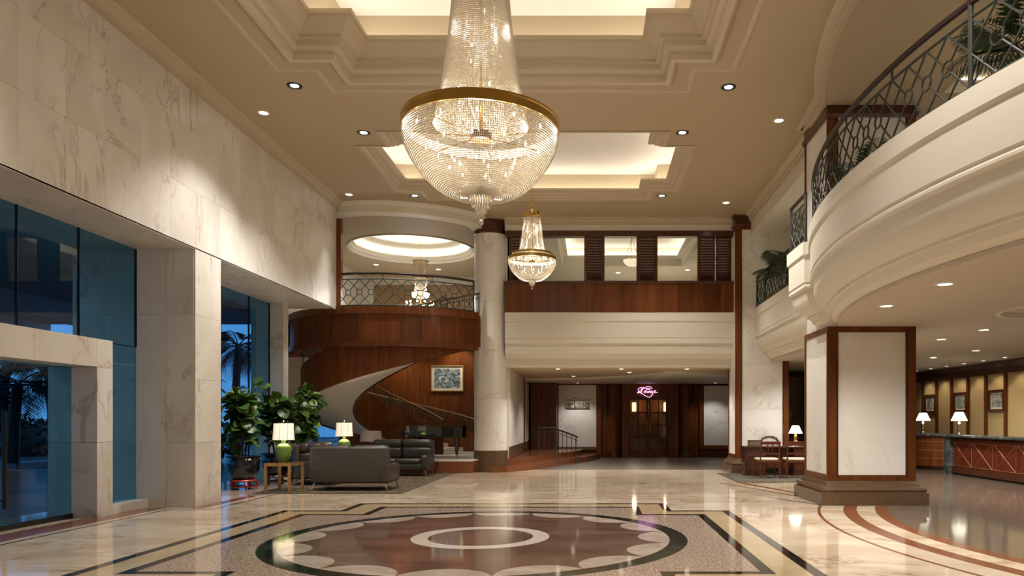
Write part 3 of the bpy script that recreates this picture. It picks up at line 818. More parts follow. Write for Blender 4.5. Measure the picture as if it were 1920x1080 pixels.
for i, px in enumerate((1098, 1131, 1196, 1230, 1310)):
    x = X(px, YB + 0.15)
    MB().box(x - 0.04, x + 0.04, YB + 0.1, YB + 0.2, 5.47, 6.76).build('mullion', 'mahogany', bk)
# upper room behind the openings
ur = struct('ceiling', 'lit tray ceiling of the room behind the shuttered openings')
t3x, t3y = 1.1, 24.2
t3 = rect(-1.08, 3.28, 21.8, 26.6)
MB().prism(rect(-2.5, 4.2, YB + 0.25, 29.6), 7.15, 7.2, [t3]).build('ceiling_plate', 'plaster', ur)
MB().sweep(t3, [(-0.1, 7.15), (-0.1, 7.11), (0, 7.11), (0.02, 7.2), (0.06, 7.36), (0.12, 7.38), (0.2, 7.42), (0.2, 7.46), (0.14, 7.46), (0.14, 7.43), (-0.1, 7.43), (-0.1, 7.8)], closed=True, flip=True).build('tray_moulding', 'plaster', ur)
MB().prism(grow(t3, 1.1, 24.2, 0.1), 7.8, 7.85).build('tray_top', 'plaster', ur)
cove(grow(t3, t3x, t3y, -0.02), 7.45, par=ur)
for xs in (0.0, 2.9):
    pass
uw = struct('wall_back', 'cream far wall of the room behind the shuttered openings')
MB().box(-2.5, 4.2, 29.5, 29.7, 4.5, 7.2).build('far_face', 'plaster', uw)
MB().box(-2.62, -2.5, YB + 0.25, 29.6, 4.5, 7.3).build('side_face', 'plaster', uw)
MB().box(4.1, 4.2, 21.6, 29.6, 3.05, 7.3).build('side_face', 'plaster', uw)
# bowl pendant
bp = thing('bowl_pendant', 'white glass bowl pendant on rods seen through the middle opening', 'pendant', (1.34, 24.5, 7.8))
MB().lathe([(0.02, 6.66), (0.15, 6.68), (0.26, 6.76), (0.30, 6.86), (0.285, 6.86), (0.24, 6.77), (0.14, 6.70), (0.02, 6.68)], (1.34, 24.5, 0), 28).build('glass_bowl', 'shade_lit', bp, smooth=60)
for k in range(3):
    a = 2 * PI * k / 3 + 0.4
    MB().tube([(1.34 + 0.29 * math.cos(a), 24.5 + 0.29 * math.sin(a), 6.86), (1.34, 24.5, 7.6)], 0.008, 6).build('rod', 'brass_dark', bp)
MB().lathe([(0.07, 7.8), (0.06, 7.72), (0.01, 7.58)], (1.34, 24.5, 0), 16).build('ceiling_rose', 'brass_dark', bp)

# lounge recess below
lw = struct('wall_back', 'dark mahogany lounge front with marble panels and double glass doors')
LY = 29.0
MB().prism([(BX0, YB + 0.45), (4.1, YB + 0.45), (4.1, 21.6), (5.62, 21.6), (5.62, 29.3), (BX0, 29.3)], 3.0, 3.05).build('recess_ceiling', 'ceiling_paint', lw)
MB().prism(arc(-2.5, 21.5, 4.8, 90, 10, 24) + [(5.6, 24.0), (5.6, 29.0), (-2.5, 29.0)], 2.93, 3.0).build('stepped_soffit', 'plaster', lw)
MB().box(-2.62, -2.46, 21.5, 29.3, 0, 3.05).build('side_core', 'marble_pale', lw)
for i in range(6):
    MB().box(-2.46, -2.43, 21.6 + i * 1.1, 21.6 + (i + 1) * 1.1 - 0.005, 0.7, 3.0).build('side_marble_panel', 'marble_pale', lw)
MB().box(-2.46, -2.42, 21.6, 28.2, 0.37, 0.70).build('side_base', 'granite_base', lw)
dx0, dx1 = X(1178, LY), X(1253, LY)
MB().box(BX0, dx0 - 0.1, LY + 0.1, LY + 0.3, 0, 3.0).build('wood_backing', 'mahogany', lw)
MB().box(5.55, 5.65, 21.6, 29.3, 0, 3.05).build('side_core', 'mahogany_dark', lw)
MB().box(dx1 + 0.1, 5.6, LY + 0.1, LY + 0.3, 0, 3.0).build('wood_backing', 'mahogany', lw)
MB().box(dx0 - 0.1, dx1 + 0.1, LY + 0.1, LY + 0.3, 2.42, 3.0).build('door_header', 'mahogany', lw)
MB().box(X(995, 28), X(1043, 28), 28.0, 29.1, 0.3, 2.98).build('wood_return', 'mahogany', lw)
def pnl(a, b, z0, z1, m, d=0.05, name='marble_panel', y=LY):
    MB().box(X(a, y), X(b, y), y + 0.1 - d, y + 0.1, z0, z1).build(name, m, lw)
pnl(1047, 1118, 0.42, 2.88, 'marble_pale')
pnl(1042, 1047, 0.3, 2.93, 'mahogany', 0.09, 'frame_post'); pnl(1118, 1127, 0.0, 2.93, 'mahogany', 0.09, 'frame_post')
pnl(1042, 1127, 2.88, 2.95, 'mahogany_dark', 0.1, 'frame_rail'); pnl(1042, 1118, 0.3, 0.42, 'granite_base', 0.09, 'frame_rail')
pnl(1320, 1366, 0.48, 2.85, 'marble_pale')
pnl(1312, 1320, 0.0, 2.93, 'mahogany', 0.09, 'frame_post'); pnl(1366, 1377, 0.0, 2.93, 'mahogany', 0.09, 'frame_post')
pnl(1312, 1377, 2.85, 2.93, 'mahogany_dark', 0.1, 'frame_rail'); pnl(1312, 1377, 0.34, 0.48, 'mahogany', 0.12, 'frame_rail')
pnl(1312, 1377, 0.0, 0.34, 'mahogany_dark', 0.1, 'dado')
for pxc in (1151, 1288):
    MB().lathe([(0.30, 0.2), (0.30, 2.9)], (X(pxc, LY), LY + 0.12, 0), 24, PI, 2 * PI).build('half_round_panel', 'mahogany', lw, smooth=60)
    MB().lathe([(0.34, 0.0), (0.34, 0.2), (0.30, 0.22)], (X(pxc, LY), LY + 0.12, 0), 24, PI, 2 * PI).build('half_round_base', 'mahogany_dark', lw, smooth=30)
for (a, b) in ((1166, 1178), (1253, 1272)):
    MB().box(X(a, LY), X(b, LY), LY - 0.06, LY + 0.1, 0, 2.95).build('door_jamb', 'mahogany', lw)
MB().box(X(1166, LY), X(1272, LY), LY - 0.08, LY + 0.1, 2.40, 2.95).build('sign_board', 'mahogany', lw)
ln = struct('wall_back', 'dim lounge interior seen through the glazed doors')
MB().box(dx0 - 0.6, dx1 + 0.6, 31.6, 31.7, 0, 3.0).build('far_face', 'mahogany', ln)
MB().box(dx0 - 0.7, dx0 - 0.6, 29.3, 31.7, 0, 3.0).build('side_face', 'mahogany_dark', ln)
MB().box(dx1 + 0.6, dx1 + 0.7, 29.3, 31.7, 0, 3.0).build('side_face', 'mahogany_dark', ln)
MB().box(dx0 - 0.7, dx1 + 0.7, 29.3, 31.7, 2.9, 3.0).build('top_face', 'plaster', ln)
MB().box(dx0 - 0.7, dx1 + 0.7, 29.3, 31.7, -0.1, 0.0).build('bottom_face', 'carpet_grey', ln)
for px, lb in ((1189, 'small added sconce inside the lounge, behind the door leaf by the sign panel'), (1248, 'small added sconce inside the lounge, behind the door leaf farther from the sign panel')):  # invented sconces, added to brighten the door panes
    t = thing('added_sconce', lb, 'sconce', (X(px, 31.5), 31.55, 2.0), 'added lounge sconces')
    MB().rbox(X(px, 31.5) - 0.09, X(px, 31.5) + 0.09, 31.42, 31.55, 1.85, 2.25, 0.03, 2).build('lit_shade', 'added_sconce_glow', t)
    MB().box(X(px, 31.5) - 0.04, X(px, 31.5) + 0.04, 31.5, 31.6, 1.7, 1.85).build('bracket', 'brass_dark', t)
    light('POINT', 'added_sconce_light', t, (X(px, 31.5), 31.3, 2.1), 14, WARM, shadow_soft_size=0.08)
dd = struct('door_2', 'mahogany double doors with square glass panes below the neon sign')
xm = (dx0 + dx1) / 2
for s_, (a, b) in enumerate(((dx0, xm - 0.005), (xm + 0.005, dx1))):
    y0, y1 = LY, LY + 0.05
    lf = MB().box(a, a + 0.09, y0, y1, 0.02, 2.40).build('door_stile', 'mahogany', dd)
    MB().box(b - 0.09, b, y0, y1, 0.02, 2.40).build('door_stile', 'mahogany', dd)
    MB().box(a + 0.09, b - 0.09, y0, y1, 0.02, 0.28).build('door_rail', 'mahogany', dd)
    MB().box(a + 0.09, b - 0.09, y0, y1, 2.28, 2.40).build('door_rail', 'mahogany', dd)
    for j in range(1, 4):
        z = 0.28 + 2.0 * j / 4
        MB().box(a + 0.09, b - 0.09, y0, y1, z - 0.025, z + 0.025).build('glazing_bar', 'mahogany', dd)
    c_ = (a + b) / 2
    MB().box(c_ - 0.025, c_ + 0.025, y0, y1, 0.28, 2.28).build('glazing_bar', 'mahogany', dd)
    for j in range(4):
        for (u, v) in ((a + 0.09, c_ - 0.025), (c_ + 0.025, b - 0.09)):
            MB().box(u, v, y0 + 0.02, y0 + 0.03, 0.305 + 0.5 * j, 0.755 + 0.5 * j).build('pane', 'glass_clear', dd)
    hx = b - 0.05 if s_ == 0 else a + 0.05
    MB().tube([(hx, y0 - 0.05, 0.95), (hx, y0 - 0.05, 1.45)], 0.014, 8).build('door_handle', 'brass', dd)

# signs
def letters(txt, size, x, y, z, m, par, width=None, ext=0.015):
    cx = x
    made = []
    for ch in txt:
        if ch == ' ':
            cx += size * 0.3; continue
        cu = bpy.data.curves.new('letter', 'FONT'); cu.body = ch; cu.size = size; cu.extrude = ext
        o = bpy.data.objects.new('letter', cu); COL.objects.link(o)
        bpy.context.view_layer.update()
        me = bpy.data.meshes.new_from_object(o.evaluated_get(bpy.context.evaluated_depsgraph_get()))
        bpy.data.objects.remove(o)
        wd = max(v.co.x for v in me.vertices) - min(v.co.x for v in me.vertices)
        x0 = min(v.co.x for v in me.vertices)
        me.materials.clear(); me.materials.append(MATS[m])
        l = bpy.data.objects.new('letter', me); COL.objects.link(l)
        l.parent = par; l.rotation_euler = (PI / 2, 0, 0); l.location = Vector((cx - x0, y, z)) - wloc(par)
        made.append((l, cx, wd))
        cx += wd + size * 0.06
    if width:
        k = width / (cx - x)
        for l, c0, wd in made:
            l.scale = (k, 1, 1); 
            xx0 = min(v.co.x for v in l.data.vertices)
            l.location.x = (x + (c0 - x) * k - xx0 * k) - wloc(par).x
    return cx
SYN = LY - 0.0
sg = thing('lounge_wall_sign', 'bronze lettered wall sign with bars on the pale marble panel', 'sign', (X(1083, LY), LY + 0.05, 2.1))
yS = LY + 0.03
letters('LOBBY', 0.26, X(1060, LY), yS, Z(764, LY), 'bronze_sign', sg, X(1075, LY) - X(1060, LY))
letters('L', 0.44, X(1076.5, LY), yS, Z(764, LY), 'bronze_sign', sg, X(1082, LY) - X(1076.5, LY))
letters('OUNGE', 0.26, X(1083, LY), yS, Z(764, LY), 'bronze_sign', sg, X(1106, LY) - X(1083, LY))
for (a, b, y) in ((1060, 1075, 750), (1083, 1106, 750), (1060, 1106, 766), (1074, 1083, 746)):
    MB().box(X(a, LY), X(b, LY), yS - 0.015, yS + 0.02, Z(y, LY) - 0.012, Z(y, LY) + 0.012).build('sign_bar', 'bronze_sign', sg)
ng = thing('neon_sign', 'glowing pink neon script sign above the lounge doors', 'sign', (X(1215, LY), LY - 0.1, 2.7))
def neon(pts, r=0.009, smooth=True):
    P = [Vector((X(1160 + a / 13.5, LY - 0.13), LY - 0.13, Z(700 + b / 13.5, LY - 0.13))) for a, b in pts]
    out = []
    for i in range(len(P) - 1):
        p0, p1, p2, p3 = P[max(i - 1, 0)], P[i], P[i + 1], P[min(i + 2, len(P) - 1)]
        for k in range(5):
            t = k / 5
            out.append(0.5 * ((2 * p1) + (p2 - p0) * t + (2 * p0 - 5 * p1 + 4 * p2 - p3) * t * t + (3 * p1 - p0 - 3 * p2 + p3) * t ** 3))
    out.append(P[-1])
    MB().tube(out, r, 6).build('neon_tube', 'neon_pink', ng)
neon([(565, 420), (600, 375), (560, 365), (505, 385), (500, 440), (545, 450), (600, 400), (640, 370), (625, 355), (595, 420), (570, 470), (530, 485), (485, 500), (475, 480), (520, 470), (590, 495)])
neon([(680, 440), (650, 450), (640, 485), (665, 490), (685, 465), (680, 440), (700, 450), (715, 445)])
neon([(715, 445), (705, 485), (725, 490), (750, 445), (745, 488), (760, 485)])
neon([(765, 490), (775, 445), (770, 475), (795, 445), (795, 488), (810, 485)])
neon([(850, 450), (825, 450), (815, 485), (840, 485), (855, 450), (850, 520), (825, 560)])
neon([(878, 476), (918, 464), (936, 446), (916, 436), (892, 454), (890, 482), (925, 491), (985, 484)])
neon([(540, 490), (640, 545), (720, 590), (790, 600), (835, 560), (870, 500)])
neon([(640, 385), (690, 350), (750, 330), (810, 350), (850, 390)], 0.009)
neon([(690, 410), (700, 375), (715, 410), (730, 375), (745, 410), (760, 375), (775, 410), (790, 380), (805, 410)], 0.008)

# raised floor and curved steps
st = struct('floor', 'raised stone platform with rust granite risers behind the sofas')
def plat(front, back, z, name, m, mr):
    MB().prism(front + back, 0, z - 0.04).build(name + '_riser', mr, st)
    MB().prism([(x, y) for x, y in front] + back, z - 0.04, z).build(name + '_tread', m, st)
plat([(-8.9, 21.35), (-7.5, 20.75), (-6.2, 20.5), (-4.8, 20.45), (-3.4, 20.5), (-3.3, 20.9), (-2.5, 21.5), (-2.5, 25.9)], [(-8.9, 25.9)], 0.37, 'stage', 'marble_pale', 'granite_rust')
s_low = [(-2.9, 20.75), (-2.45, 20.85), (-1.9, 21.6), (-1.45, 22.5), (-1.1, 23.7), (-0.8, 24.6), (-0.2, 26.0), (0.15, 27.3), (0.3, 28.95)]
s_up = [(-2.9, 21.2), (-2.48, 21.35), (-2.2, 21.9), (-1.85, 22.8), (-1.5, 24.0), (-1.2, 25.0), (-0.7, 26.2), (-0.4, 27.4), (-0.3, 28.95)]
plat(s_low, [(-2.44, 28.95), (-2.44, 21.6)], 0.18, 'lower_step', 'granite_rust', 'granite_rust')
plat(s_up, [(-2.44, 28.95), (-2.44, 21.7)], 0.36, 'upper_step', 'granite_rust', 'granite_rust')
# step handrail
hr = thing('step_handrail', 'short green iron handrail on the curved lounge steps', 'handrail', (-1.6, 24.5, 0.36))
pa = [(-1.78, 24.2, 1.22), (-1.28, 24.2, 1.22), (-0.95, 24.5, 1.1), (-0.55, 25.0, 0.93), (-0.5, 25.05, 0.9)]
MB().tube(pa, 0.028, 8).build('top_rail', 'handrail_wood', hr, smooth=40)
MB().tube([(p[0], p[1], p[2] - 0.12) for p in pa], 0.012, 6).build('sub_rail', 'iron_green', hr, smooth=40)
for i in range(9):
    t = i / 8 * 3
    k = min(int(t), 2); q = Vector(pa[k]).lerp(Vector(pa[k + 1]), t - k)
    zb = 0.36 if q.x < -1.35 else (0.18 if q.x < -0.9 else 0.0)
    MB().tube([(q.x, q.y, zb), (q.x, q.y, q.z)], 0.012 if i not in (0, 8) else 0.02, 6).build('baluster', 'iron_green', hr)

# ================================================================== HELICAL STAIR AND CURVED WOODEN GALLERY
RI, RO = 1.5, 3.0
def zsof(th): return 1.55 + (0.0140 if th > 180 else 0.0122) * (th - 180)
TH0, TH1 = 52, 338
stair = thing('helical_staircase', 'helical staircase with mahogany sides and a smooth white underside', 'staircase', (SX, SY, 0.37))
def helix_band(r, z_lo, z_hi, th0, th1, n=90):
    vs, fs = [], []
    for i in range(n + 1):
        th = th0 + (th1 - th0) * i / n
        for (rr, zz_) in ((r - 0.03, z_lo(th)), (r + 0.03, z_lo(th)), (r + 0.03, z_hi(th)), (r - 0.03, z_hi(th))):
            vs.append((SX + rr * math.cos(R(th)), SY + rr * math.sin(R(th)), zz_))
    for i in range(n):
        for k in range(4):
            l = (k + 1) % 4
            fs.append((i * 4 + k, i * 4 + l, (i + 1) * 4 + l, (i + 1) * 4 + k))
    fs.append((0, 3, 2, 1)); fs.append((n * 4, n * 4 + 1, n * 4 + 2, n * 4 + 3))
    return MB().add(vs, fs)
lo = lambda th: max(0.36, zsof(th) - 0.04)
hi = lambda th: min(max(0.7, zsof(th) + 1.02), 4.46)
for r_, nm in ((RI, 'inner_string'), (RO, 'outer_string')):
    helix_band(r_, lo, hi, TH0, TH1).build(nm, 'mahogany', stair, smooth=40)
vs, fs = [], []
n = 90
for i in range(n + 1):
    th = TH0 + (TH1 - TH0) * i / n
    z = max(0.37, zsof(th))
    for rr in (RI + 0.03, RO - 0.03):
        vs.append((SX + rr * math.cos(R(th)), SY + rr * math.sin(R(th)), z))
for i in range(n):
    fs.append((i * 2, i * 2 + 1, i * 2 + 3, i * 2 + 2))
MB().add(vs, fs).build('soffit', 'plaster_white', stair, smooth=60)
nt_ = 25
for i in range(nt_):
    a0 = TH0 + (TH1 - TH0) * i / nt_; a1 = TH0 + (TH1 - TH0) * (i + 1) / nt_
    z = max(0.4, zsof(a1) + 0.28)
    MB().prism(arc(SX, SY, RI + 0.03, a0, a1, 2) + arc(SX, SY, RO - 0.03, a1, a0, 2), max(0.36, zsof(a1) + 0.02), z).build('tread', 'marble_pale', stair)
def stair_rail(r_, label):
    t = bpy.data.objects.new('stair_railing', None); COL.objects.link(t); t.parent = stair; t['label'] = label
    P = []
    for i in range(80):
        th = TH0 + (TH1 - TH0) * i / 79
        P.append((SX + r_ * math.cos(R(th)), SY + r_ * math.sin(R(th)), min(zsof(th) + 1.50, 5.25)))
    MB().tube(P, 0.03, 8).build('handrail', 'rail_bronze', t, smooth=40)
    nb = 84 if r_ > 2 else 60
    me = {}
    for i in range(nb):
        th = TH0 + 0.5 + (TH1 - TH0 - 1) * i / (nb - 1)
        x, y = SX + r_ * math.cos(R(th)), SY + r_ * math.sin(R(th))
        z0, z1 = hi(th), min(zsof(th) + 1.50, 5.25)
        MB().tube([(x, y, z0), (x, y, z1)], 0.013, 5).build('baluster', 'iron_green', t)
    P2 = []
    for i in range(60):
        th = TH0 + (TH1 - TH0) * i / 59
        P2.append((SX + r_ * math.cos(R(th)), SY + r_ * math.sin(R(th)), min(zsof(th) + 1.38, 5.13)))
    MB().tube(P2, 0.012, 6).build('sub_rail', 'iron_green', t, smooth=40)
stair_rail(RI, 'dark iron railing on the inner side of the helical stair')
stair_rail(RO, 'dark iron railing on the outer side of the helical stair')
# curved wooden gallery front
cg = struct('wall_back', 'curved mahogany gallery front above the stair')
GR = 3.30
A0, A1 = 196, 321
ng_ = 13
for i in range(ng_):
    a0 = A0 + (A1 - A0) * i / ng_ + 0.04; a1 = A0 + (A1 - A0) * (i + 1) / ng_ - 0.04
    MB().prism(arc(SX, SY, GR, a0, a1, 6) + arc(SX, SY, GR - 0.1, a1, a0, 6), 3.58, 4.30).build('veneer_panel', 'mahogany', cg, smooth=30)
for (z0, z1, dr) in ((3.44, 3.58, 0.035), (4.30, 4.50, 0.04)):
    MB().prism(arc(SX, SY, GR + dr, A0, A1, 60) + arc(SX, SY, GR - 0.1, A1, A0, 60), z0, z1).build('curved_rail', 'mahogany', cg, smooth=30)
# frieze and soffit above, following the same curve
cf = struct('ceiling', 'cream ceiling with a round lit dome above the curved gallery')
fa = arc(SX, SY, 3.25, 247, 322, 24) + [(-3.1, 21.2)]
MB().sweep(fa[::-1], [(-0.35, 6.98), (-0.02, 6.98), (0.0, 7.0), (0.0, 7.16), (0.04, 7.17), (0.08, 7.23), (0.16, 7.25)]).build('curved_frieze', 'plaster', cf, smooth=30)
DX, DY, DR = -5.85, 23.8, 2.0
MB().prism([(-9.3, 19.4)] + [(XW, 19.45)] + arc(SX, SY, 2.95, 252, 319, 20) + [(-3.2, 20.9), (-2.5, 21.3), (-2.5, 28.6), (-9.3, 28.6)], 7.05, 7.1, [circle(DX, DY, DR + 0.0, 64)]).build('ceiling_plate', 'ceiling_paint', cf)
MB().lathe([(2.06, 7.05), (2.06, 7.02), (2.0, 7.02), (1.97, 7.08), (1.90, 7.10), (1.88, 7.17), (1.84, 7.18), (1.84, 7.24), (1.9, 7.24), (1.9, 7.21), (2.2, 7.21), (2.2, 7.46), (1.72, 7.46), (1.68, 7.48), (1.66, 7.56), (1.60, 7.58), (1.60, 7.64), (1.66, 7.64), (1.66, 7.61), (1.95, 7.61), (1.9, 7.9), (1.2, 8.05), (0.01, 8.1)], (DX, DY, 0), 64).build('dome', 'plaster', cf, smooth=30)
for (r_, z) in ((2.03, 7.24), (1.78, 7.64)):
    for k in range(24):
        MB().prism(arc(DX, DY, r_, k * 15 + 0.3, k * 15 + 14.7, 3) + arc(DX, DY, r_ - 0.05, k * 15 + 14.7, k * 15 + 0.3, 3), z, z + 0.03).build('cove_light', 'cove_strip', cf)
# walls around the stairwell
sw = struct('wall_back', 'mahogany panelled wall behind the helical stair')
npw = 11
for i in range(npw):
    x0 = -9.0 + 6.6 * i / npw; x1 = -9.0 + 6.6 * (i + 1) / npw
    for (z0, z1) in ((0.37, 2.4), (2.405, 4.3)):
        MB().box(x0 + 0.003, x1 - 0.003, 25.9, 25.95, z0, z1).build('wood_panel', 'mahogany', sw)
MB().box(-9.0, -2.4, 25.95, 26.1, 0, 4.45).build('backing', 'mahogany_dark', sw)
MB().box(-9.0, -2.4, 25.0, 28.6, 4.35, 4.5).build('landing_floor', 'marble_pale', sw)
MB().box(-2.62, -2.5, 21.6, 28.6, 0.3, 7.1).build('side_face', 'plaster', sw)
mw = struct('wall_back', 'tan wall of the upper hall behind the curved railing')
MB().box(-8.5, -2.4, 28.4, 28.6, 4.4, 6.75).build('tan_face', 'tan_wood', mw)
MB().box(-9.0, -2.4, 28.45, 28.6, 6.75, 7.2).build('frieze', 'plaster', mw)
MB().box(-9.0, -8.5, 28.4, 28.6, 4.4, 6.75).build('cream_face', 'plaster', mw)
MB().box(-9.0, -8.93, 25.6, 28.6, 4.4, 7.2).build('side_face', 'plaster', mw)
te = struct('trim_5', 'mahogany post at the end of the marble wall')
MB().box(XW - 0.1, XW + 0.12, WE + 0.005, WE + 0.17, 4.5, 6.85).build('post', 'mahogany', te)
MB().box(XW - 0.25, XW - 0.1, WE + 0.02, WE + 0.3, 4.5, 6.85).build('brass_edge', 'gold_frame', te)

# ================================================================== RAILINGS WITH LATTICE AND RINGS
def railing(path, z0, label, group, m='iron_bronze', h=0.86, cell=0.32, post_every=16, gap=4, rr=0.075, hm='handrail_wood', main_first=True):
    P = [Vector((p[0], p[1])) for p in path]
    S = [0.0]
    for a, b in zip(P[:-1], P[1:]): S.append(S[-1] + (b - a).length)
    T = S[-1]
    ncell = int(round(T / cell)); cell = T / ncell
    def at(s_, z):
        s_ = min(max(s_, 0), T)
        for i in range(len(S) - 1):
            if s_ <= S[i + 1] + 1e-9:
                q = P[i].lerp(P[i + 1], (s_ - S[i]) / max(1e-9, S[i + 1] - S[i])); return Vector((q.x, q.y, z))
        return Vector((P[-1].x, P[-1].y, z))
    t = thing('balcony_railing', label, 'railing', (P[0].x, P[0].y, z0), group)
    zb, zt, zh = z0 + 0.04, z0 + h - 0.15, z0 + h
    zm = (zb + zt) / 2
    ns = max(2, ncell * 2)
    MB().tube([at(T * i / ns, zh) for i in range(ns + 1)], 0.034, 8).build('handrail', hm, t, smooth=40)
    MB().tube([at(T * i / ns, zt) for i in range(ns + 1)], 0.015, 6).build('top_rail', m, t, smooth=40)
    MB().tube([at(T * i / ns, zb) for i in range(ns + 1)], 0.018, 6).build('bottom_rail', m, t, smooth=40)
    for k in range(ncell + 1):
        if k % post_every == 0 or k == ncell:
            MB().tube([at(k * cell, z0), at(k * cell, zh)], 0.026, 8).build('post', m, t)
        elif k % gap == 0:
            MB().tube([at(k * cell, zt), at(k * cell, zh)], 0.012, 6).build('stub', m, t)
    for k in range(ncell + 1):
        s_ = k * cell
        ring = (k % gap != 0) and 0 < k < ncell
        d = (at(s_ + 0.02, zm) - at(s_ - 0.02, zm)).normalized()
        if ring:
            c = at(s_, zm)
            MB().tube([c + d * rr * math.cos(2 * PI * j / 16) + Vector((0, 0, rr * math.sin(2 * PI * j / 16))) for j in range(16)], 0.011, 6, closed=True).build('ring', m, t, smooth=60)
        for sg_ in (-1, 1):
            for (zz_) in (zt, zb):
                e = s_ + sg_ * cell
                if e < -1e-6 or e > T + 1e-6: continue
                b_ = at(e, zz_); a_ = at(s_, zm)
                if ring: a_ = a_ + (b_ - a_).normalized() * rr
                MB().tube([a_, b_], 0.0115, 5).build('lattice_bar', m, t)
    return t
GRP = 'lattice railings of the galleries'
railing(gal_arc(2.42, 12.7, 60, 0.08), 4.62, 'long curved dark lattice railing on the big cream gallery', GRP)
railing([(3.77, 12.86), (3.77, 13.8)], 4.62, 'short straight lattice railing where the curved gallery ends', GRP)
railing([(4.62, 14.4), (4.62, 20.4)], 4.62, 'green lattice railing in front of the gallery palm by the tall pillar', GRP, m='iron_green')
railing(arc(SX, SY, 3.2, 251.5, 320, 40), 4.50, 'green lattice railing on the curved wooden gallery by the round column', GRP, m='iron_green', h=0.88)
# beads of the landing-floor rail (far)

# ================================================================== DOWNLIGHTS
def downlight(x, y, z, label, group, power, r_=0.075, deep=False, ang=95, col=NEUT):
    t = thing('downlight', label, 'downlight', (x, y, z), group)
    MB().lathe([(r_, -0.012), (r_ * 1.35, -0.008), (r_ * 1.4, 0.0)], (x, y, z), 20).build('trim_ring', 'black_metal' if deep else 'plaster_white', t, smooth=40)
    MB().lathe([(0.001, -0.004), (r_ * (0.72 if deep else 1.0), -0.006), (r_ * (0.74 if deep else 1.0), 0.0)], (x, y, z), 20).build('lens', 'downlight_lens', t)
    if deep:
        MB().lathe([(r_ * 0.74, -0.004), (r_, -0.013)], (x, y, z), 20).build('baffle', 'black_metal', t)
    if power:
        l = light('SPOT', 'downlight_beam', t, (x, y, z - 0.03), power * K_SPOT, col, spot_size=R(ang), spot_blend=0.6, shadow_soft_size=0.06)
    return t
DG = 'downlights of the main ceiling'
PW = 420
for (x, y, deep, lb) in ((-5.12, 12.55, True, 'dark-rimmed downlight beside the near tray corner, on the marble wall side'), (2.36, 12.6, True, 'dark-rimmed downlight beside the near tray corner, on the gallery side'),
        (-4.57, 14.6, True, 'dark-rimmed downlight between the two trays, on the marble wall side'), (1.81, 14.6, True, 'dark-rimmed downlight between the two trays, on the gallery side'),
        (-4.55, 18.7, True, 'dark-rimmed downlight behind the far tray, on the marble wall side'), (1.79, 18.7, True, 'dark-rimmed downlight behind the far tray, on the gallery side'),
        (-6.15, 13.65, False, 'plain bright downlight close to the marble wall, near the big tray'), (3.59, 14.0, False, 'plain bright downlight close to the gallery pillar'),
        (-6.2, 18.6, False, 'plain bright downlight in the corner where the marble wall ends'), (3.55, 19.3, False, 'plain bright downlight in the corner near the tall square pillar'),
        (-6.0, 8.0, False, 'added downlight overhead near the window wall, out of view'), (2.4, 6.0, False, 'added downlight overhead on the gallery side, out of view'),  # unseen downlights from here on, added to light the room
        (-5.2, 3.0, False, 'added downlight above the viewpoint near the window wall, out of view'), (2.0, 1.5, False, 'added downlight above the viewpoint on the gallery side, out of view'), (-1.5, 1.5, False, 'added downlight above the middle of the entrance, out of view'), (-1.5, -2.5, False, 'added downlight behind the viewpoint, out of view')):
    near_wall = x < -5.9 or x > 3.3
    downlight(x, y, ZC, lb, DG, PW * (0.3 if near_wall else (0.55 if y > 18 else 1.0)), 0.095 if deep else 0.08, deep, ang=50 if near_wall else 108)
LG = 'downlights of the low reception ceiling'
for (px, py, lb) in ((1772, 532, 'bright low downlight beside the round ceiling recess'), (1662, 573, 'low downlight just in front of the framed pillar'), (1845, 618, 'low downlight behind the round ceiling recess'),
        (1765, 636, 'low downlight beyond the pillar, second row'), (1830, 657, 'low downlight nearer the reception counter, third row'), (1750, 670, 'low downlight beyond the pillar, third row')):
    Y = 1.65 * F / (787 - py)
    downlight(X(px, Y), Y, 3.15, lb, LG, 170, 0.085, ang=150)
for (x, y, lb) in ((6.0, 6.5, 'added low downlight on the reception side near the viewpoint, out of view'), (8.6, 8.5, 'added low downlight over the lobby edge of reception, out of view'), (8.6, 13.0, 'added low downlight over the reception floor, out of view'), (7.0, 16.5, 'added low downlight behind the framed pillar, hidden'), (5.6, 18.6, 'added low downlight over the writing desk, hidden')):  # unseen low downlights, added for their light on the reception side
    downlight(x, y, 3.15, lb, LG, 170, 0.085, ang=150)
RG = 'small wall-washers along the reception wall'
for k in range(6):
    downlight(10.9, 24.5 - k * 1.05, 3.15, ('wall-washer spot above the reception wall, number %s from the far end' % ('one', 'two', 'three', 'four', 'five', 'six')[k]), RG, 24, 0.05, ang=110, col=WARM)
EG = 'downlights of the lounge recess'
for (px, py, lb) in ((1046, 686, 'front-row lounge downlight nearest the round column'), (1165, 686, 'front-row lounge downlight in the middle'), (1288, 687, 'front-row lounge downlight nearest the square pillar'), (1180, 698, 'second-row lounge downlight in front of the doors'), (1075, 705, 'second-row lounge downlight in front of the lettered sign')):
    Y = (3.0 - 1.5) * F / (787 - py)
    Y = max(Y, 21.45)
    downlight(X(px, Y), Y, 3.0, lb, EG, 130, 0.07, ang=130)
downlight(X(1083, 28), 28.2, 2.93, 'wall-washer downlight right above the lettered sign panel', EG, 60, 0.05, ang=110)
downlight(X(1343, 28), 28.2, 2.93, 'wall-washer downlight above the blank marble panel', EG, 50, 0.05, ang=110)
UG = 'downlights of the upper hall ceiling'
for (px, py, lb) in ((705, 496, 'upper hall downlight beside the dome, near the marble wall'), (822, 505, 'upper hall downlight beside the dome, near the round column')):
    Y = 5.55 * F / (787 - py)
    downlight(X(px, Y), Y, 7.05, lb, UG, 140, 0.08)
VG = 'downlights of the shuttered room'
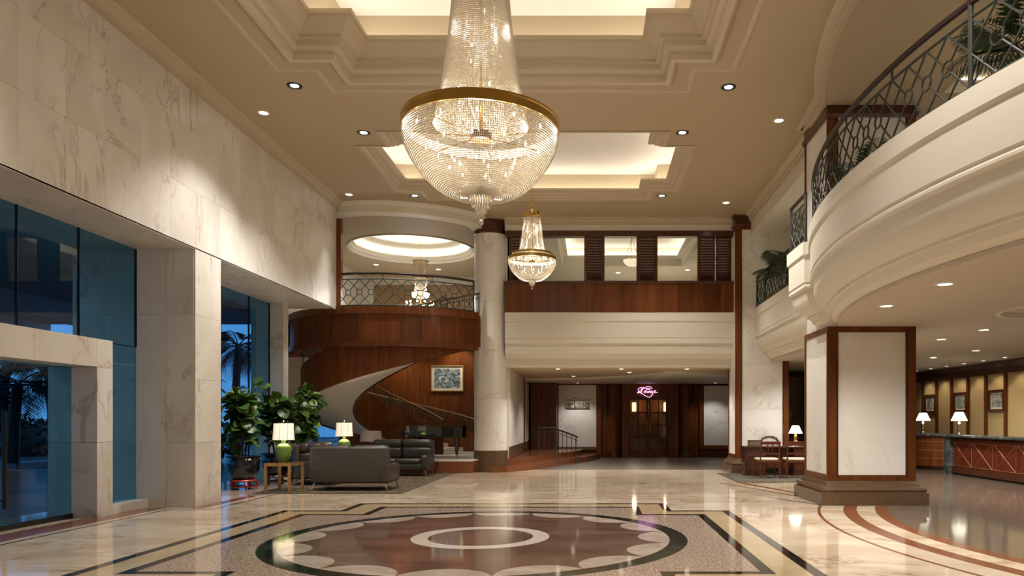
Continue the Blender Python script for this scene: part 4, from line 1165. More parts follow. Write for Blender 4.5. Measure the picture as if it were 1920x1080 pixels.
for (x, y, lb) in ((-1.6, 24.5, 'downlight inside the first shuttered opening, near the chandelier'), (1.0, 28.0, 'downlight at the back of the shuttered room, middle'), (3.6, 27.5, 'downlight at the back of the shuttered room, near the pillar')):
    downlight(x, y, 7.15, lb, VG, 200, 0.08)
XG = 'downlights of the gallery ceiling'
for (x, y, lb) in ((6.8, 8.5, 'downlight over the big curved gallery'), (6.8, 11.0, 'downlight over the curved gallery close to the pillar'), (6.8, 17.0, 'downlight over the straight gallery stretch')):
    downlight(x, y, 7.06, lb, XG, 160, 0.08)

for (x, lb) in ((-4.7, 'small added downlight under the landing above the painting'), (-6.9, 'small added downlight under the landing behind the stair turn')):  # added wall-washers that brighten the stair wood
    downlight(x, 25.35, 4.35, lb, 'added downlights under the upper landing', 70, 0.05, ang=130, col=WARM)
# ================================================================== CHANDELIERS
def strands(b, prof, cx, cy, n, pitch, br, jit=0.0):
    seg = [0]
    for p, q in zip(prof[:-1], prof[1:]): seg.append(seg[-1] + math.hypot(q[0] - p[0], q[1] - p[1]))
    T = seg[-1]; nb = max(1, int(T / pitch))
    bvs, bfs = b.v, b.f
    for k in range(n):
        a = 2 * PI * k / n
        ca, sa = math.cos(a), math.sin(a)
        for i in range(nb):
            s_ = (i + 0.5) * pitch
            if s_ > T: continue
            j = 0
            while j < len(seg) - 2 and s_ > seg[j + 1]: j += 1
            t = (s_ - seg[j]) / max(1e-9, seg[j + 1] - seg[j])
            r_ = prof[j][0] + (prof[j + 1][0] - prof[j][0]) * t; z = prof[j][1] + (prof[j + 1][1] - prof[j][1]) * t
            x, y = cx + r_ * ca, cy + r_ * sa
            o = len(bvs); e = br; tx, ty = -sa * e, ca * e
            bvs += [(x + tx, y + ty, z), (x - tx, y - ty, z), (x + ca * e, y + sa * e, z), (x - ca * e, y - sa * e, z), (x, y, z + e * 1.15), (x, y, z - e * 1.15)]
            bfs += [(o, o + 2, o + 4), (o + 2, o + 1, o + 4), (o + 1, o + 3, o + 4), (o + 3, o, o + 4), (o + 2, o, o + 5), (o + 1, o + 2, o + 5), (o + 3, o + 1, o + 5), (o, o + 3, o + 5)]
    return b
def chandelier(label, cx, cy, zr, rad, top_z, ztop_chain, nst, pitch, br, power, double=False):
    t = thing('chandelier', label, 'chandelier', (cx, cy, ztop_chain), 'empire chandeliers of the lobby')
    k = rad / 0.985
    basket = [(0.985, 0.0), (0.978, -0.10), (0.945, -0.22), (0.885, -0.345), (0.80, -0.47), (0.71, -0.58), (0.61, -0.675), (0.50, -0.75), (0.39, -0.80), (0.28, -0.825), (0.19, -0.83), (0.14, -0.825)]
    H = (top_z - zr) / k
    neck = [(0.60, 0.08), (0.55, 0.30), (0.49, 0.62), (0.43, 1.0), (0.385, 1.4), (0.355, 1.75), (0.34, H)]
    bas = [(r_ * k, zr + z * k) for r_, z in basket]
    nek = [(r_ * k, zr + min(z, H) * k) for r_, z in neck]
    strands(MB(), bas, cx, cy, nst, pitch, br).build('basket_strands', 'crystal', t, kind='stuff')
    strands(MB(), nek, cx, cy, int(nst * (0.85 if double else 0.82)), pitch, br).build('neck_strands', 'crystal', t, kind='stuff')
    # inner drape hung inside the basket and neck
    strands(MB(), [(r_ * 0.55, z - 0.02 * k) for r_, z in nek], cx, cy, int(nst * 0.22), pitch, br).build('inner_strands', 'crystal', t, kind='stuff')
    c = (cx, cy, zr)
    MB().lathe([(0.975 * k, 0.0), (1.0 * k, 0.0), (1.0 * k, 0.02 * k), (0.985 * k, 0.03 * k), (0.985 * k, 0.10 * k), (1.0 * k, 0.11 * k), (1.0 * k, 0.13 * k), (0.97 * k, 0.13 * k), (0.97 * k, 0.0)], c, 72).build('brass_ring', 'brass', t, smooth=25)
    MB().lathe([(0.966 * k, 0.0), (0.966 * k, 0.13 * k)], c, 72).build('added_ring_lining', 'fabric_cream', t)  # added cream lining, covers the brightly lit brass behind the beads
    if double:
        MB().lathe([(0.80 * k, 0.22 * k), (0.83 * k, 0.22 * k), (0.83 * k, 0.30 * k), (0.80 * k, 0.30 * k), (0.80 * k, 0.22 * k)], c, 64).build('upper_brass_ring', 'brass', t, smooth=25)
        strands(MB(), [(0.81 * k, zr + 0.22 * k), (0.9 * k, zr + 0.12 * k)], cx, cy, nst, pitch, br).build('collar_strands', 'crystal', t, kind='stuff')
    for i in range(8):
        a = 2 * PI * i / 8
        MB().tube([(cx, cy, zr - 0.05 * k), (cx + 0.97 * k * math.cos(a), cy + 0.97 * k * math.sin(a), zr + 0.02 * k)], 0.008 * k, 5).build('spoke', 'brass_dark', t)
    MB().lathe([(0.001, -0.10 * k), (0.13 * k, -0.10 * k), (0.13 * k, 0.0), (0.001, 0.0)], c, 24).build('hub_plate', 'mahogany_dark', t)
    MB().tube([(cx, cy, zr), (cx, cy, top_z + 0.05)], 0.022 * k, 8).build('shaft', 'brass_dark', t)
    # top crown
    MB().lathe([(0.34 * k, -0.03), (0.38 * k, 0.0), (0.37 * k, 0.04), (0.30 * k, 0.06), (0.33 * k, 0.12), (0.12 * k, 0.26 * k), (0.05 * k, 0.40 * k), (0.09 * k, 0.46 * k), (0.03 * k, 0.55 * k)], (cx, cy, top_z), 32).build('crown', 'brass', t, smooth=30)
    for i in range(12):
        a = 2 * PI * i / 12
        MB().tube([(cx + 0.36 * k * math.cos(a), cy + 0.36 * k * math.sin(a), top_z + 0.03), (cx + 0.42 * k * math.cos(a), cy + 0.42 * k * math.sin(a), top_z + 0.10 * k), (cx + 0.36 * k * math.cos(a), cy + 0.36 * k * math.sin(a), top_z + 0.17 * k)], 0.016 * k, 5).build('crown_leaf', 'brass', t)
    zc = top_z + 0.5 * k
    nl = max(3, int((ztop_chain - zc) / 0.07))
    for i in range(nl):
        z = zc + (ztop_chain - zc) * (i + 0.5) / nl; hl = (ztop_chain - zc) / nl * 0.68
        d = Vector((1, 0, 0)) if i % 2 else Vector((0, 1, 0))
        MB().tube([Vector((cx, cy, z)) + d * 0.016 * math.cos(2 * PI * j / 8) + Vector((0, 0, hl * math.sin(2 * PI * j / 8))) for j in range(8)], 0.005, 4, closed=True).build('chain_link', 'brass', t)
    # bottom crystal cup in tiers, with drop
    for (r_, z0, z1) in ((0.185, -0.76, -0.88), (0.137, -0.86, -0.96), (0.085, -0.94, -1.03), (0.04, -1.01, -1.08)):
        b = MB()
        nn = max(8, int(44 * r_ / 0.26))
        for i in range(nn):
            a = 2 * PI * i / nn
            x, y = cx + r_ * 0.84 * k * math.cos(a), cy + r_ * 0.84 * k * math.sin(a)
            e = 0.013 * k
            b.tube([(x, y, zr + z0 * k), (x, y, zr + z1 * k + 0.02 * k), (x, y, zr + z1 * k)], [e * 0.7, e, 0.002], 5)
        b.build('crystal_tier', 'crystal', t, kind='stuff')
    MB().tube([(cx, cy, zr - 1.05 * k), (cx, cy, zr - 1.12 * k)], 0.004, 5).build('drop_wire', 'brass', t)
    MB().sphere((cx, cy, zr - 1.15 * k), 0.036 * k, 12, 8).build('drop_ball', 'crystal', t, smooth=60)
    bl = meshof(MB().lathe([(0.001, -0.025 * k), (0.009 * k, -0.015 * k), (0.011 * k, 0.0), (0.008 * k, 0.015 * k), (0.001, 0.035 * k)], (0, 0, 0), 8), 'bulb', 'bulb_glow', 60)
    for (r_, z, n_, ph) in ((0.86, -0.06, 12, 0.1), (0.62, -0.22, 10, 0.3), (0.40, -0.45, 8, 0.0), (0.30, 0.5, 4, 0.5), (0.24, 1.0, 3, 0.2), (0.2, 1.45, 3, 0.9)):
        for i in range(n_):
            a = 2 * PI * i / n_ + ph
            share(bl, 'bulb', t, Vector((cx + r_ * k * math.cos(a), cy + r_ * k * math.sin(a), zr + z * k)) - t.location)
    for (z, p) in ((-0.30, 0.5), (0.35, 0.25), (1.2, 0.25)):
        light('POINT', 'chandelier_glow', t, (cx, cy, zr + z * k), power * p, NEUT, shadow_soft_size=0.15 * k)
    return t
chandelier('large crystal empire chandelier above the floor medallion', MX, MY, 5.17, 0.985, 7.05, ZC + 1.15, 232, 0.0262, 0.0118, 330)
chandelier('smaller crystal empire chandelier hanging in front of the shuttered openings', -1.34, 16.33, 5.06, 0.535, 6.03, ZC + 0.7, 130, 0.023, 0.0092, 85, double=True)
# tiered hall chandelier upstairs
def hall_chandelier(cx, cy):
    t = thing('tiered_chandelier', 'slim tiered crystal chandelier hanging from the round dome upstairs', 'chandelier', (cx, cy, 8.1))
    for (r_, z0, z1, n_) in ((0.22, 6.66, 6.52, 24), (0.17, 6.50, 6.12, 20), (0.24, 6.14, 6.02, 26), (0.20, 6.0, 5.62, 22), (0.28, 5.66, 5.5, 30), (0.22, 5.2, 4.95, 24)):
        b = strands(MB(), [(r_, z0), (r_ * 0.95, z1)], cx, cy, n_ * 2, 0.03, 0.013)
        b.build('crystal_tier', 'crystal', t, kind='stuff')
    for (r_, z) in ((0.24, 6.68), (0.25, 6.15), (0.29, 5.67)):
        MB().lathe([(r_ - 0.02, -0.015), (r_ + 0.01, -0.015), (r_ + 0.02, 0.02), (r_ - 0.02, 0.03), (r_ - 0.02, -0.015)], (cx, cy, z), 28).build('brass_ring', 'brass', t, smooth=30)
    MB().tube([(cx, cy, 4.95), (cx, cy, 6.75)], 0.02, 8).build('shaft', 'brass', t)
    MB().tube([(cx, cy, 6.75), (cx, cy, 8.08)], 0.008, 6).build('chain', 'brass', t)
    bl = meshof(MB().sphere((0, 0, 0), 0.032, 8, 6), 'bulb', 'bulb_glow', 60)
    for k in range(12):
        a = 2 * PI * k / 12
        x, y = cx + 0.46 * math.cos(a), cy + 0.46 * math.sin(a)
        MB().tube([(cx, cy, 5.3), (cx + 0.3 * math.cos(a), cy + 0.3 * math.sin(a), 5.18), (x, y, 5.26)], 0.009, 5).build('arm', 'brass', t)
        share(bl, 'bulb', t, Vector((x, y, 5.32)) - t.location)
        b = strands(MB(), [(0.05, 5.25), (0.015, 5.12)], x, y, 8, 0.03, 0.012); b.build('bobeche', 'crystal', t, kind='stuff')
    light('POINT', 'chandelier_glow', t, (cx, cy, 5.45), 150, NEUT, shadow_soft_size=0.2)
hall_chandelier(-5.62, 23.9)

# ================================================================== SEATING GROUP
rug = thing('area_rug', 'brown patterned rug under the leather sofas', 'rug', (-5.3, 17.3, 0))
MB().box(-6.75, -3.95, 14.85, 20.0, 0.003, 0.014).build('pile', 'rug_brown', rug)
for (x0, x1, y0, y1) in ((-6.85, -3.85, 14.75, 14.85), (-6.85, -3.85, 20.0, 20.1), (-6.85, -6.75, 14.85, 20.0), (-3.95, -3.85, 14.85, 20.0)):
    MB().box(x0, x1, y0, y1, 0.003, 0.015).build('border', 'rug_dark', rug)
def sofa(label, loc, rotz, w_=1.64):
    t = thing('leather_sofa', label, 'sofa', (0, 0, 0), 'dark leather sofas by the window')
    h = w_ / 2; g = 0.015
    MB().rbox(-h + 0.04, h - 0.04, -0.42, 0.40, 0.17, 0.34, 0.03).build('base', 'leather', t, smooth=40)
    bp_ = MB().rbox(-h, h, 0.36, 0.50, 0.17, 0.93, 0.045).build('back_panel', 'leather_panel', t, smooth=40)
    # seams on the rear panel
    for sx in (-1, 1):
        MB().tube([(sx * h * 0.985, 0.503, 0.50), (sx * (h - 0.1), 0.503, 0.50), (sx * (h - 0.155), 0.503, 0.47), (sx * (h - 0.17), 0.503, 0.42), (sx * (h - 0.17), 0.503, 0.2)], 0.006, 5).build('seam', 'seam', bp_)
    for sx in (-1, 1):
        MB().rbox(sx * h - 0.17 if sx > 0 else -h, sx * h if sx > 0 else -h + 0.17, -0.46, 0.40, 0.17, 0.56, 0.05).build('armrest', 'leather', t, smooth=40)
        MB().rbox(min(0.01 * sx, sx * (h - 0.18)), max(0.01 * sx, sx * (h - 0.18)), -0.45, 0.22, 0.33, 0.47, 0.05).build('seat_cushion', 'leather', t, smooth=40)
        b = MB().rbox(min(0.01 * sx, sx * (h - 0.03)), max(0.01 * sx, sx * (h - 0.03)), 0.14, 0.37, 0.46, 0.76, 0.07)
        b.build('back_cushion', 'leather', t, smooth=40)
        MB().rbox(min(0.01 * sx, sx * (h - 0.03)), max(0.01 * sx, sx * (h - 0.03)), 0.16, 0.47, 0.75, 0.965, 0.08).build('headrest', 'leather', t, smooth=40)
        for y in (-0.38, 0.42):
            MB().tube([(sx * (h - 0.08), y, 0.18), (sx * (h - 0.05), y + (0.03 if y > 0 else -0.03), 0.08), (sx * (h - 0.03), y + (0.04 if y > 0 else -0.04), 0.022)], [0.028, 0.018, 0.012], 8).build('leg', 'chrome', t, smooth=40)
    t.location = loc; t.rotation_euler = (0, 0, rotz)
    return t
sofa('dark grey leather sofa seen from behind, back towards the lobby', (-5.07, 15.7, 0), PI)
# facing away: its own front is -y, so PI turns it to face +y
sofa('dark leather two-seat sofa facing the lobby in front of the piano stage', (-5.14, 19.55, 0), 0)
sofa('dark leather sofa along the window, facing the sofa group from its end', (-6.25, 17.25, 0), PI / 2)

def side_table(label, x, y, w_=0.54, d_=0.72, h=0.62):
    t = thing('side_table', label, 'table', (x, y, 0), 'lamp tables of the sofa group')
    for sx in (-1, 1):
        for sy in (-1, 1):
            MB().box(x + sx * w_ / 2 - (0.05 if sx > 0 else 0), x + sx * w_ / 2 + (0.05 if sx < 0 else 0), y + sy * d_ / 2 - (0.05 if sy > 0 else 0), y + sy * d_ / 2 + (0.05 if sy < 0 else 0), 0.016, h - 0.01).build('leg', 'wood_gold', t)
    for sy in (-1, 1):
        MB().box(x - w_ / 2 + 0.05, x + w_ / 2 - 0.05, y + sy * (d_ / 2 - 0.025) - 0.018, y + sy * (d_ / 2 - 0.025) + 0.018, h - 0.07, h - 0.01).build('apron', 'wood_gold', t)
        MB().box(x + sy * (w_ / 2 - 0.025) - 0.018, x + sy * (w_ / 2 - 0.025) + 0.018, y - d_ / 2 + 0.05, y + d_ / 2 - 0.05, h - 0.07, h - 0.01).build('apron', 'wood_gold', t)
    MB().box(x - w_ / 2, x + w_ / 2, y - d_ / 2, y + d_ / 2, h - 0.01, h).build('glass_top', 'glass_table', t)
side_table('golden wood side table with glass top beside the sofa seen from behind', -6.42, 15.22)
side_table('golden wood side table between the window sofa and the facing sofa', -6.32, 18.72, 0.5, 0.5)
def jar_lamp(label, x, y, z, power):
    t = thing('table_lamp', label, 'lamp', (x, y, z), 'green jar lamps')
    MB().lathe([(0.001, 0), (0.10, 0), (0.10, 0.025), (0.001, 0.025)], (x, y, z), 24).build('foot', 'brass_dark', t)
    MB().lathe([(0.11, 0.025), (0.135, 0.06), (0.155, 0.18), (0.16, 0.27), (0.145, 0.33), (0.09, 0.37), (0.045, 0.39), (0.04, 0.43), (0.05, 0.44)], (x, y, z), 32).build('ceramic_jar', 'ceramic_green', t, smooth=50)
    MB().tube([(x, y, z + 0.43), (x, y, z + 0.84)], 0.008, 6).build('stem', 'brass', t)
    b = MB()
    n = 40
    prof = [(0.215, 0.46), (0.20, 0.62), (0.195, 0.80)]
    b.lathe(prof, (x, y, z), n).build('shade', 'shade_lit', t, smooth=60)
    for k in range(8):
        a = 2 * PI * k / 8
        MB().tube([(x + r_ * 1.01 * math.cos(a), y + r_ * 1.01 * math.sin(a), z + zz_) for r_, zz_ in prof], 0.003, 4).build('shade_rib', 'seat_strip', t)
    MB().sphere((x, y, z + 0.86), 0.016, 8, 6).build('finial', 'brass', t)
    light('POINT', 'lamp_glow', t, (x, y, z + 0.62), power, WARM, shadow_soft_size=0.05)
jar_lamp('lit table lamp with green ceramic jar base on the table beside the near sofa', -6.43, 15.2, 0.62, 45)
jar_lamp('lit table lamp with green ceramic jar base, farther back between two sofas', -6.32, 18.6, 0.62, 40)
fl = thing('floor_lamp', 'unlit lamp with a wide grey drum shade behind the facing sofa', 'lamp', (-6.12, 20.2, 0))
MB().lathe([(0.001, 0), (0.15, 0), (0.15, 0.02), (0.02, 0.04)], (-6.12, 20.2, 0), 24).build('base', 'chrome', fl)
MB().tube([(-6.12, 20.2, 0.03), (-6.12, 20.2, 0.95)], 0.014, 8).build('pole', 'chrome', fl)
MB().lathe([(0.30, 0.90), (0.27, 1.19)], (-6.12, 20.2, 0), 32).build('shade', 'shade_grey', fl, smooth=60)

# fig plants
def leaf_mesh(m, name='leaf'):
    b = MB()
    pts = []
    rows = [(0, 0.0), (0.10, 0.03), (0.3, 0.34), (0.55, 0.62), (0.8, 0.66), (0.95, 0.40), (1.02, 0.0)]
    vs = []
    for t, wd in rows:
        zc = 0.16 * math.sin(PI * t) - 0.18 * t * t
        vs += [(-wd * 0.5, t, zc + 0.13 * wd), (0, t, zc), (wd * 0.5, t, zc + 0.13 * wd)]
    fs = []
    for i in range(len(rows) - 1):
        a = i * 3
        fs += [(a, a + 1, a + 4, a + 3), (a + 1, a + 2, a + 5, a + 4)]
    b.add(vs, fs)
    return meshof(b, name, m, 80)
LF = [leaf_mesh('leaf'), leaf_mesh('leaf'), leaf_mesh('leaf_young')]
def fig(label, x, y, zp, h, n, spread, red, xmin, xmax, lab_pot, r_pot=0.33):
    t = thing('fig_plant', label, 'plant', (x, y, zp), 'fiddle-leaf fig plants by the window')
    rnd = random.Random(int(x * 100 + y * 37))
    tops = []
    for k in range(4):
        a = rnd.uniform(0, 2 * PI); d = spread * rnd.uniform(0.2, 0.8)
        bx_, by_ = x + 0.08 * math.cos(a), y + 0.08 * math.sin(a)
        tx, ty = min(max(x + d * math.cos(a), xmin + 0.15), xmax - 0.15), y + d * math.sin(a)
        P = [(bx_, by_, zp), (bx_ + (tx - bx_) * 0.3, by_ + (ty - by_) * 0.3, zp + h * 0.4), (bx_ + (tx - bx_) * 0.7, by_ + (ty - by_) * 0.7, zp + h * 0.7), (tx, ty, zp + h * (0.86 + 0.14 * (k == 0)))]
        MB().tube(P, [0.022, 0.018, 0.014, 0.008], 6).build('stem', 'bark', t)
        tops.append(P)
    for i in range(n):
        P = tops[i % 4]
        u = 0.14 + 0.86 * ((i // 4 + rnd.random()) / (n / 4))
        u = min(u, 1.0)
        s3 = u * 3; k = min(int(s3), 2)
        p = Vector(P[k]).lerp(Vector(P[k + 1]), s3 - k)
        az = i * 2.4 + rnd.uniform(-0.4, 0.4)
        p = p + Vector((math.sin(-az), math.cos(az), 0)) * rnd.uniform(0.0, 0.05)
        L_ = rnd.uniform(0.22, 0.38) * (1.0 if u < 0.85 else 0.85)
        dx_ = -math.sin(az) * L_
        if p.x + dx_ < xmin: az = -az * 0 - PI / 2 + rnd.uniform(-0.6, 0.6)
        pitch = rnd.uniform(-0.6, 0.75) + (0.6 if u > 0.9 else 0)
        share(LF[2] if (u > 0.9 and rnd.random() < 0.6 or rnd.random() < 0.06) else LF[i % 2], 'leaf', t, p - t.location, (pitch, rnd.uniform(-0.8, 0.8), az), (L_, L_, L_))
    # pot with stand: the pot is its own thing
    q = thing('planter', lab_pot, 'planter', (x, y, 0), 'black glazed planters on stands')
    MB().lathe([(0.001, 0.22), (0.20, 0.22), (0.24, 0.25), (r_pot - 0.02, 0.42), (r_pot, zp - 0.1), (r_pot - 0.03, zp - 0.02), (r_pot + 0.02, zp), (r_pot + 0.02, zp + 0.03), (r_pot - 0.05, zp + 0.03), (r_pot - 0.06, zp - 0.03)], (x, y, 0), 32).build('pot', 'pot_black', q, smooth=40)
    MB().lathe([(0.001, zp - 0.03), (r_pot - 0.05, zp - 0.03)], (x, y, 0), 24).build('soil', 'soil', q)
    MB().lathe([(0.001, 0.17), (0.26, 0.17), (0.28, 0.19), (0.26, 0.22), (0.001, 0.22)], (x, y, 0), 24).build('stand_top', 'red_lacquer' if red else 'mahogany_dark', q)
    for k in range(5):
        a = 2 * PI * k / 5 + 0.3
        MB().tube([(x + 0.24 * math.cos(a), y + 0.24 * math.sin(a), 0.18), (x + 0.30 * math.cos(a), y + 0.30 * math.sin(a), 0.10), (x + 0.25 * math.cos(a), y + 0.25 * math.sin(a), 0.04), (x + 0.30 * math.cos(a), y + 0.30 * math.sin(a), 0.015)], [0.03, 0.025, 0.02, 0.022], 6).build('stand_leg', 'red_lacquer' if red else 'mahogany_dark', q)
    MB().lathe([(0.22, 0.05), (0.25, 0.05), (0.25, 0.08), (0.22, 0.08), (0.22, 0.05)], (x, y, 0), 24).build('stand_ring', 'red_lacquer' if red else 'mahogany_dark', q)
fig('broad fiddle-leaf fig closest to the marble pier, pale young leaves on top', -7.50, 15.7, 0.70, 1.50, 200, 0.65, True, -8.02, -6.3, 'black glazed planter on a red lacquer stand beside the marble pier')
fig('fiddle-leaf fig in the middle of the window, behind the lit lamp', -7.35, 17.0, 0.70, 1.42, 200, 0.65, False, -8.02, -6.0, 'black glazed planter behind the golden side table')
fig('tall dark fiddle-leaf fig nearest the stair, rising above the window sofa', -7.16, 17.96, 0.70, 1.62, 180, 0.55, False, -7.9, -5.6, 'black planter hidden behind the window sofa', 0.28)

# ================================================================== PIANO, PAINTING
pn = thing('grand_piano', 'black polished grand piano on the stage under the stair', 'piano', (-4.65, 22.2, 0.37))
ol = [(-5.45, 21.55), (-4.95, 21.5), (-4.6, 21.55), (-4.3, 21.75), (-4.1, 22.05), (-3.95, 22.3), (-3.84, 22.55), (-3.86, 22.8), (-4.0, 22.95), (-4.3, 23.0), (-5.45, 23.0)]
ol = [(-5.48, 21.5), (-4.9, 21.5), (-4.45, 21.56), (-4.1, 21.66), (-3.88, 21.85), (-3.82, 22.15), (-3.92, 22.5), (-4.2, 22.75), (-4.7, 22.9), (-5.48, 22.95)]
MB().prism(ol, 0.98, 1.28).build('case', 'piano_black', pn)
MB().prism([(SX_ * 1.0 if False else SX_, SY_) for SX_, SY_ in ol], 1.285, 1.32).build('lid', 'piano_black', pn)
MB().box(-5.72, -5.48, 21.52, 22.93, 0.98, 1.06).build('key_bed', 'piano_black', pn)
MB().box(-5.69, -5.52, 21.6, 22.85, 1.06, 1.085).build('keyboard', 'ivory', pn)
for y in (21.5, 22.88):
    MB().box(-5.72, -5.48, y, y + 0.06, 1.0, 1.18).build('cheek', 'piano_black', pn)
for (x, y) in ((-5.35, 21.75), (-5.35, 22.7), (-4.1, 22.1)):
    lg = MB().tube([(x, y, 0.99), (x, y, 0.88), (x, y, 0.6), (x, y, 0.45)], [0.085, 0.085, 0.055, 0.045], 8).build('leg', 'piano_black', pn, smooth=30)
    MB().sphere((x, y, 0.41), 0.035, 10, 6).build('caster', 'brass', lg)
ly = MB().box(-5.0, -4.96, 22.05, 22.35, 0.5, 0.98).build('pedal_lyre', 'piano_black', pn)
for y in (22.1, 22.2, 22.3):
    MB().box(-5.14, -4.98, y - 0.012, y + 0.012, 0.50, 0.52).build('pedal', 'brass', ly)
bn = thing('piano_bench', 'black piano bench at the keyboard end of the grand piano', 'bench', (-6.05, 22.2, 0.37))
MB().rbox(-6.22, -5.88, 21.85, 22.55, 0.80, 0.88, 0.025).build('seat', 'leather', bn)
for (x, y) in ((-6.18, 21.9), (-5.92, 21.9), (-6.18, 22.5), (-5.92, 22.5)):
    MB().tube([(x, y, 0.37), (x, y, 0.81)], 0.022, 8).build('leg', 'piano_black', bn)
def picture(label, pos_fn, w_, h_, art, frame_m, mount, group=None, thin=0.06):
    """pos_fn(u, v, d): world point at u across, v up, d proud of the wall"""
    o = pos_fn(0, 0, 0)
    t = thing('framed_picture', label, 'picture', o, group)
    def bxx(u0, u1, v0, v1, d0, d1, nm, m):
        c = [pos_fn(u, v, d) for u in (u0, u1) for v in (v0, v1) for d in (d0, d1)]
        lo_ = [min(p[i] for p in c) for i in range(3)]; hi_ = [max(p[i] for p in c) for i in range(3)]
        MB().box(lo_[0], hi_[0], lo_[1], hi_[1], lo_[2], hi_[2]).build(nm, m, t)
    f = thin
    bxx(-w_ / 2, w_ / 2, h_ / 2 - f, h_ / 2, 0, 0.05, 'frame_rail', frame_m); bxx(-w_ / 2, w_ / 2, -h_ / 2, -h_ / 2 + f, 0, 0.05, 'frame_rail', frame_m)
    bxx(-w_ / 2, -w_ / 2 + f, -h_ / 2 + f, h_ / 2 - f, 0, 0.05, 'frame_stile', frame_m); bxx(w_ / 2 - f, w_ / 2, -h_ / 2 + f, h_ / 2 - f, 0, 0.05, 'frame_stile', frame_m)
    bxx(-w_ / 2 + f, w_ / 2 - f, -h_ / 2 + f, h_ / 2 - f, 0, 0.015, 'mount', 'mount_card')
    k = mount
    bxx(-w_ / 2 + f + k, w_ / 2 - f - k, -h_ / 2 + f + k, h_ / 2 - f - k, 0.015, 0.02, 'canvas', art)
PYW = 25.9
pcx, pcz = X(839, PYW), Z(709.5, PYW)
picture('framed blue-grey painting on the mahogany wall above the piano', lambda u, v, d: (pcx + u, PYW - 0.002 - d, pcz + v), 1.15, 0.92, 'art_blue', 'gold_frame', 0.08, thin=0.035)

# ================================================================== WRITING DESK GROUP
rg2 = thing('area_rug', 'dark patterned rug with border under the writing desk', 'rug', (4.9, 19, 0))
MB().box(3.65, 6.3, 17.55, 20.25, 0.003, 0.014).build('pile', 'rug_dark', rg2)
for (x0, x1, y0, y1) in ((3.5, 6.4, 17.4, 17.55), (3.5, 6.4, 20.25, 20.32), (3.5, 3.65, 17.55, 20.25)):
    MB().box(x0, x1, y0, y1, 0.003, 0.015).build('border', 'rug_brown', rg2)
dk = thing('writing_desk', 'mahogany pedestal writing desk in front of the tall marble pillar', 'desk', (4.95, 19.7, 0.014))
MB().rbox(4.02, 5.95, 19.3, 19.86, 0.75, 0.80, 0.015, 2).build('top', 'mahogany_dark', dk)
for (a, b) in ((4.06, 4.62), (5.35, 5.91)):
    pdl = MB().box(a, b, 19.36, 19.82, 0.10, 0.75).build('pedestal', 'mahogany_dark', dk)
    MB().box(a - 0.02, b + 0.02, 19.34, 19.84, 0.016, 0.10).build('plinth', 'mahogany_dark', pdl)
    for j in range(3):
        MB().box(a + 0.03, b - 0.03, 19.345, 19.36, 0.14 + j * 0.2, 0.32 + j * 0.2).build('drawer_front', 'mahogany_dark', pdl)
MB().box(4.62, 5.35, 19.60, 19.64, 0.2, 0.75).build('modesty_panel', 'mahogany', dk)
def chair(label, x, y, rotz, arch=False):
    t = thing('side_chair', label, 'chair', (0, 0, 0), 'red-brown chairs at the writing desk')
    w_ = 0.27
    for sx in (-1, 1):
        MB().tube([(sx * (w_ - 0.01), -0.24, 0.02), (sx * (w_ - 0.03), -0.22, 0.44), (sx * (w_ - 0.03), -0.25, 0.70), (sx * (w_ - 0.03), -0.30, 0.94)], [0.018, 0.021, 0.018, 0.016], 8).build('rear_post', 'wood_red', t, smooth=40)
        MB().tube([(sx * w_, 0.24, 0.02), (sx * w_, 0.22, 0.44)], [0.016, 0.022], 8).build('front_leg', 'wood_red', t, smooth=40)
        MB().tube([(sx * w_, 0.23, 0.16), (sx * (w_ - 0.02), -0.23, 0.16)], 0.010, 6).build('stretcher', 'wood_red', t)
    MB().rbox(-w_ - 0.02, w_ + 0.02, -0.25, 0.26, 0.40, 0.46, 0.01, 2).build('seat_frame', 'wood_red', t)
    MB().rbox(-w_ + 0.0, w_ - 0.0, -0.21, 0.25, 0.46, 0.52, 0.025, 3).build('seat_cushion', 'fabric_cream', t, smooth=40)
    if arch:
        MB().tube([(w_ - 0.03, -0.29, 0.86), (0.20, -0.305, 0.98), (0.1, -0.31, 1.02), (0, -0.31, 1.035), (-0.1, -0.31, 1.02), (-0.20, -0.305, 0.98), (-w_ + 0.03, -0.29, 0.86)], 0.02, 8).build('arched_crest', 'wood_red', t, smooth=40)
    else:
        MB().rbox(-w_ + 0.01, w_ - 0.01, -0.315, -0.285, 0.87, 0.95, 0.01, 2).build('crest_rail', 'wood_red', t)
    MB().rbox(-w_ + 0.04, w_ - 0.04, -0.275, -0.25, 0.62, 0.66, 0.008, 2).build('cross_rail', 'wood_red', t)
    for sx in (-1, 1):
        MB().tube([(sx * 0.09, -0.262, 0.64), (sx * 0.05, -0.275, 0.74), (sx * 0.08, -0.30, 0.9)], 0.013, 6).build('splat', 'wood_red', t, smooth=40)
    t.location = (x, y, 0); t.rotation_euler = (0, 0, rotz)
chair('red-brown side chair with cream seat, pulled up to the desk nearer the lobby', 4.5, 18.72, 0.05)
chair('red-brown side chair with cream seat, partly hidden by the framed pillar', 5.22, 18.75, -0.06)
chair('arched-back chair standing behind the writing desk', 4.99, 20.17, PI, True)
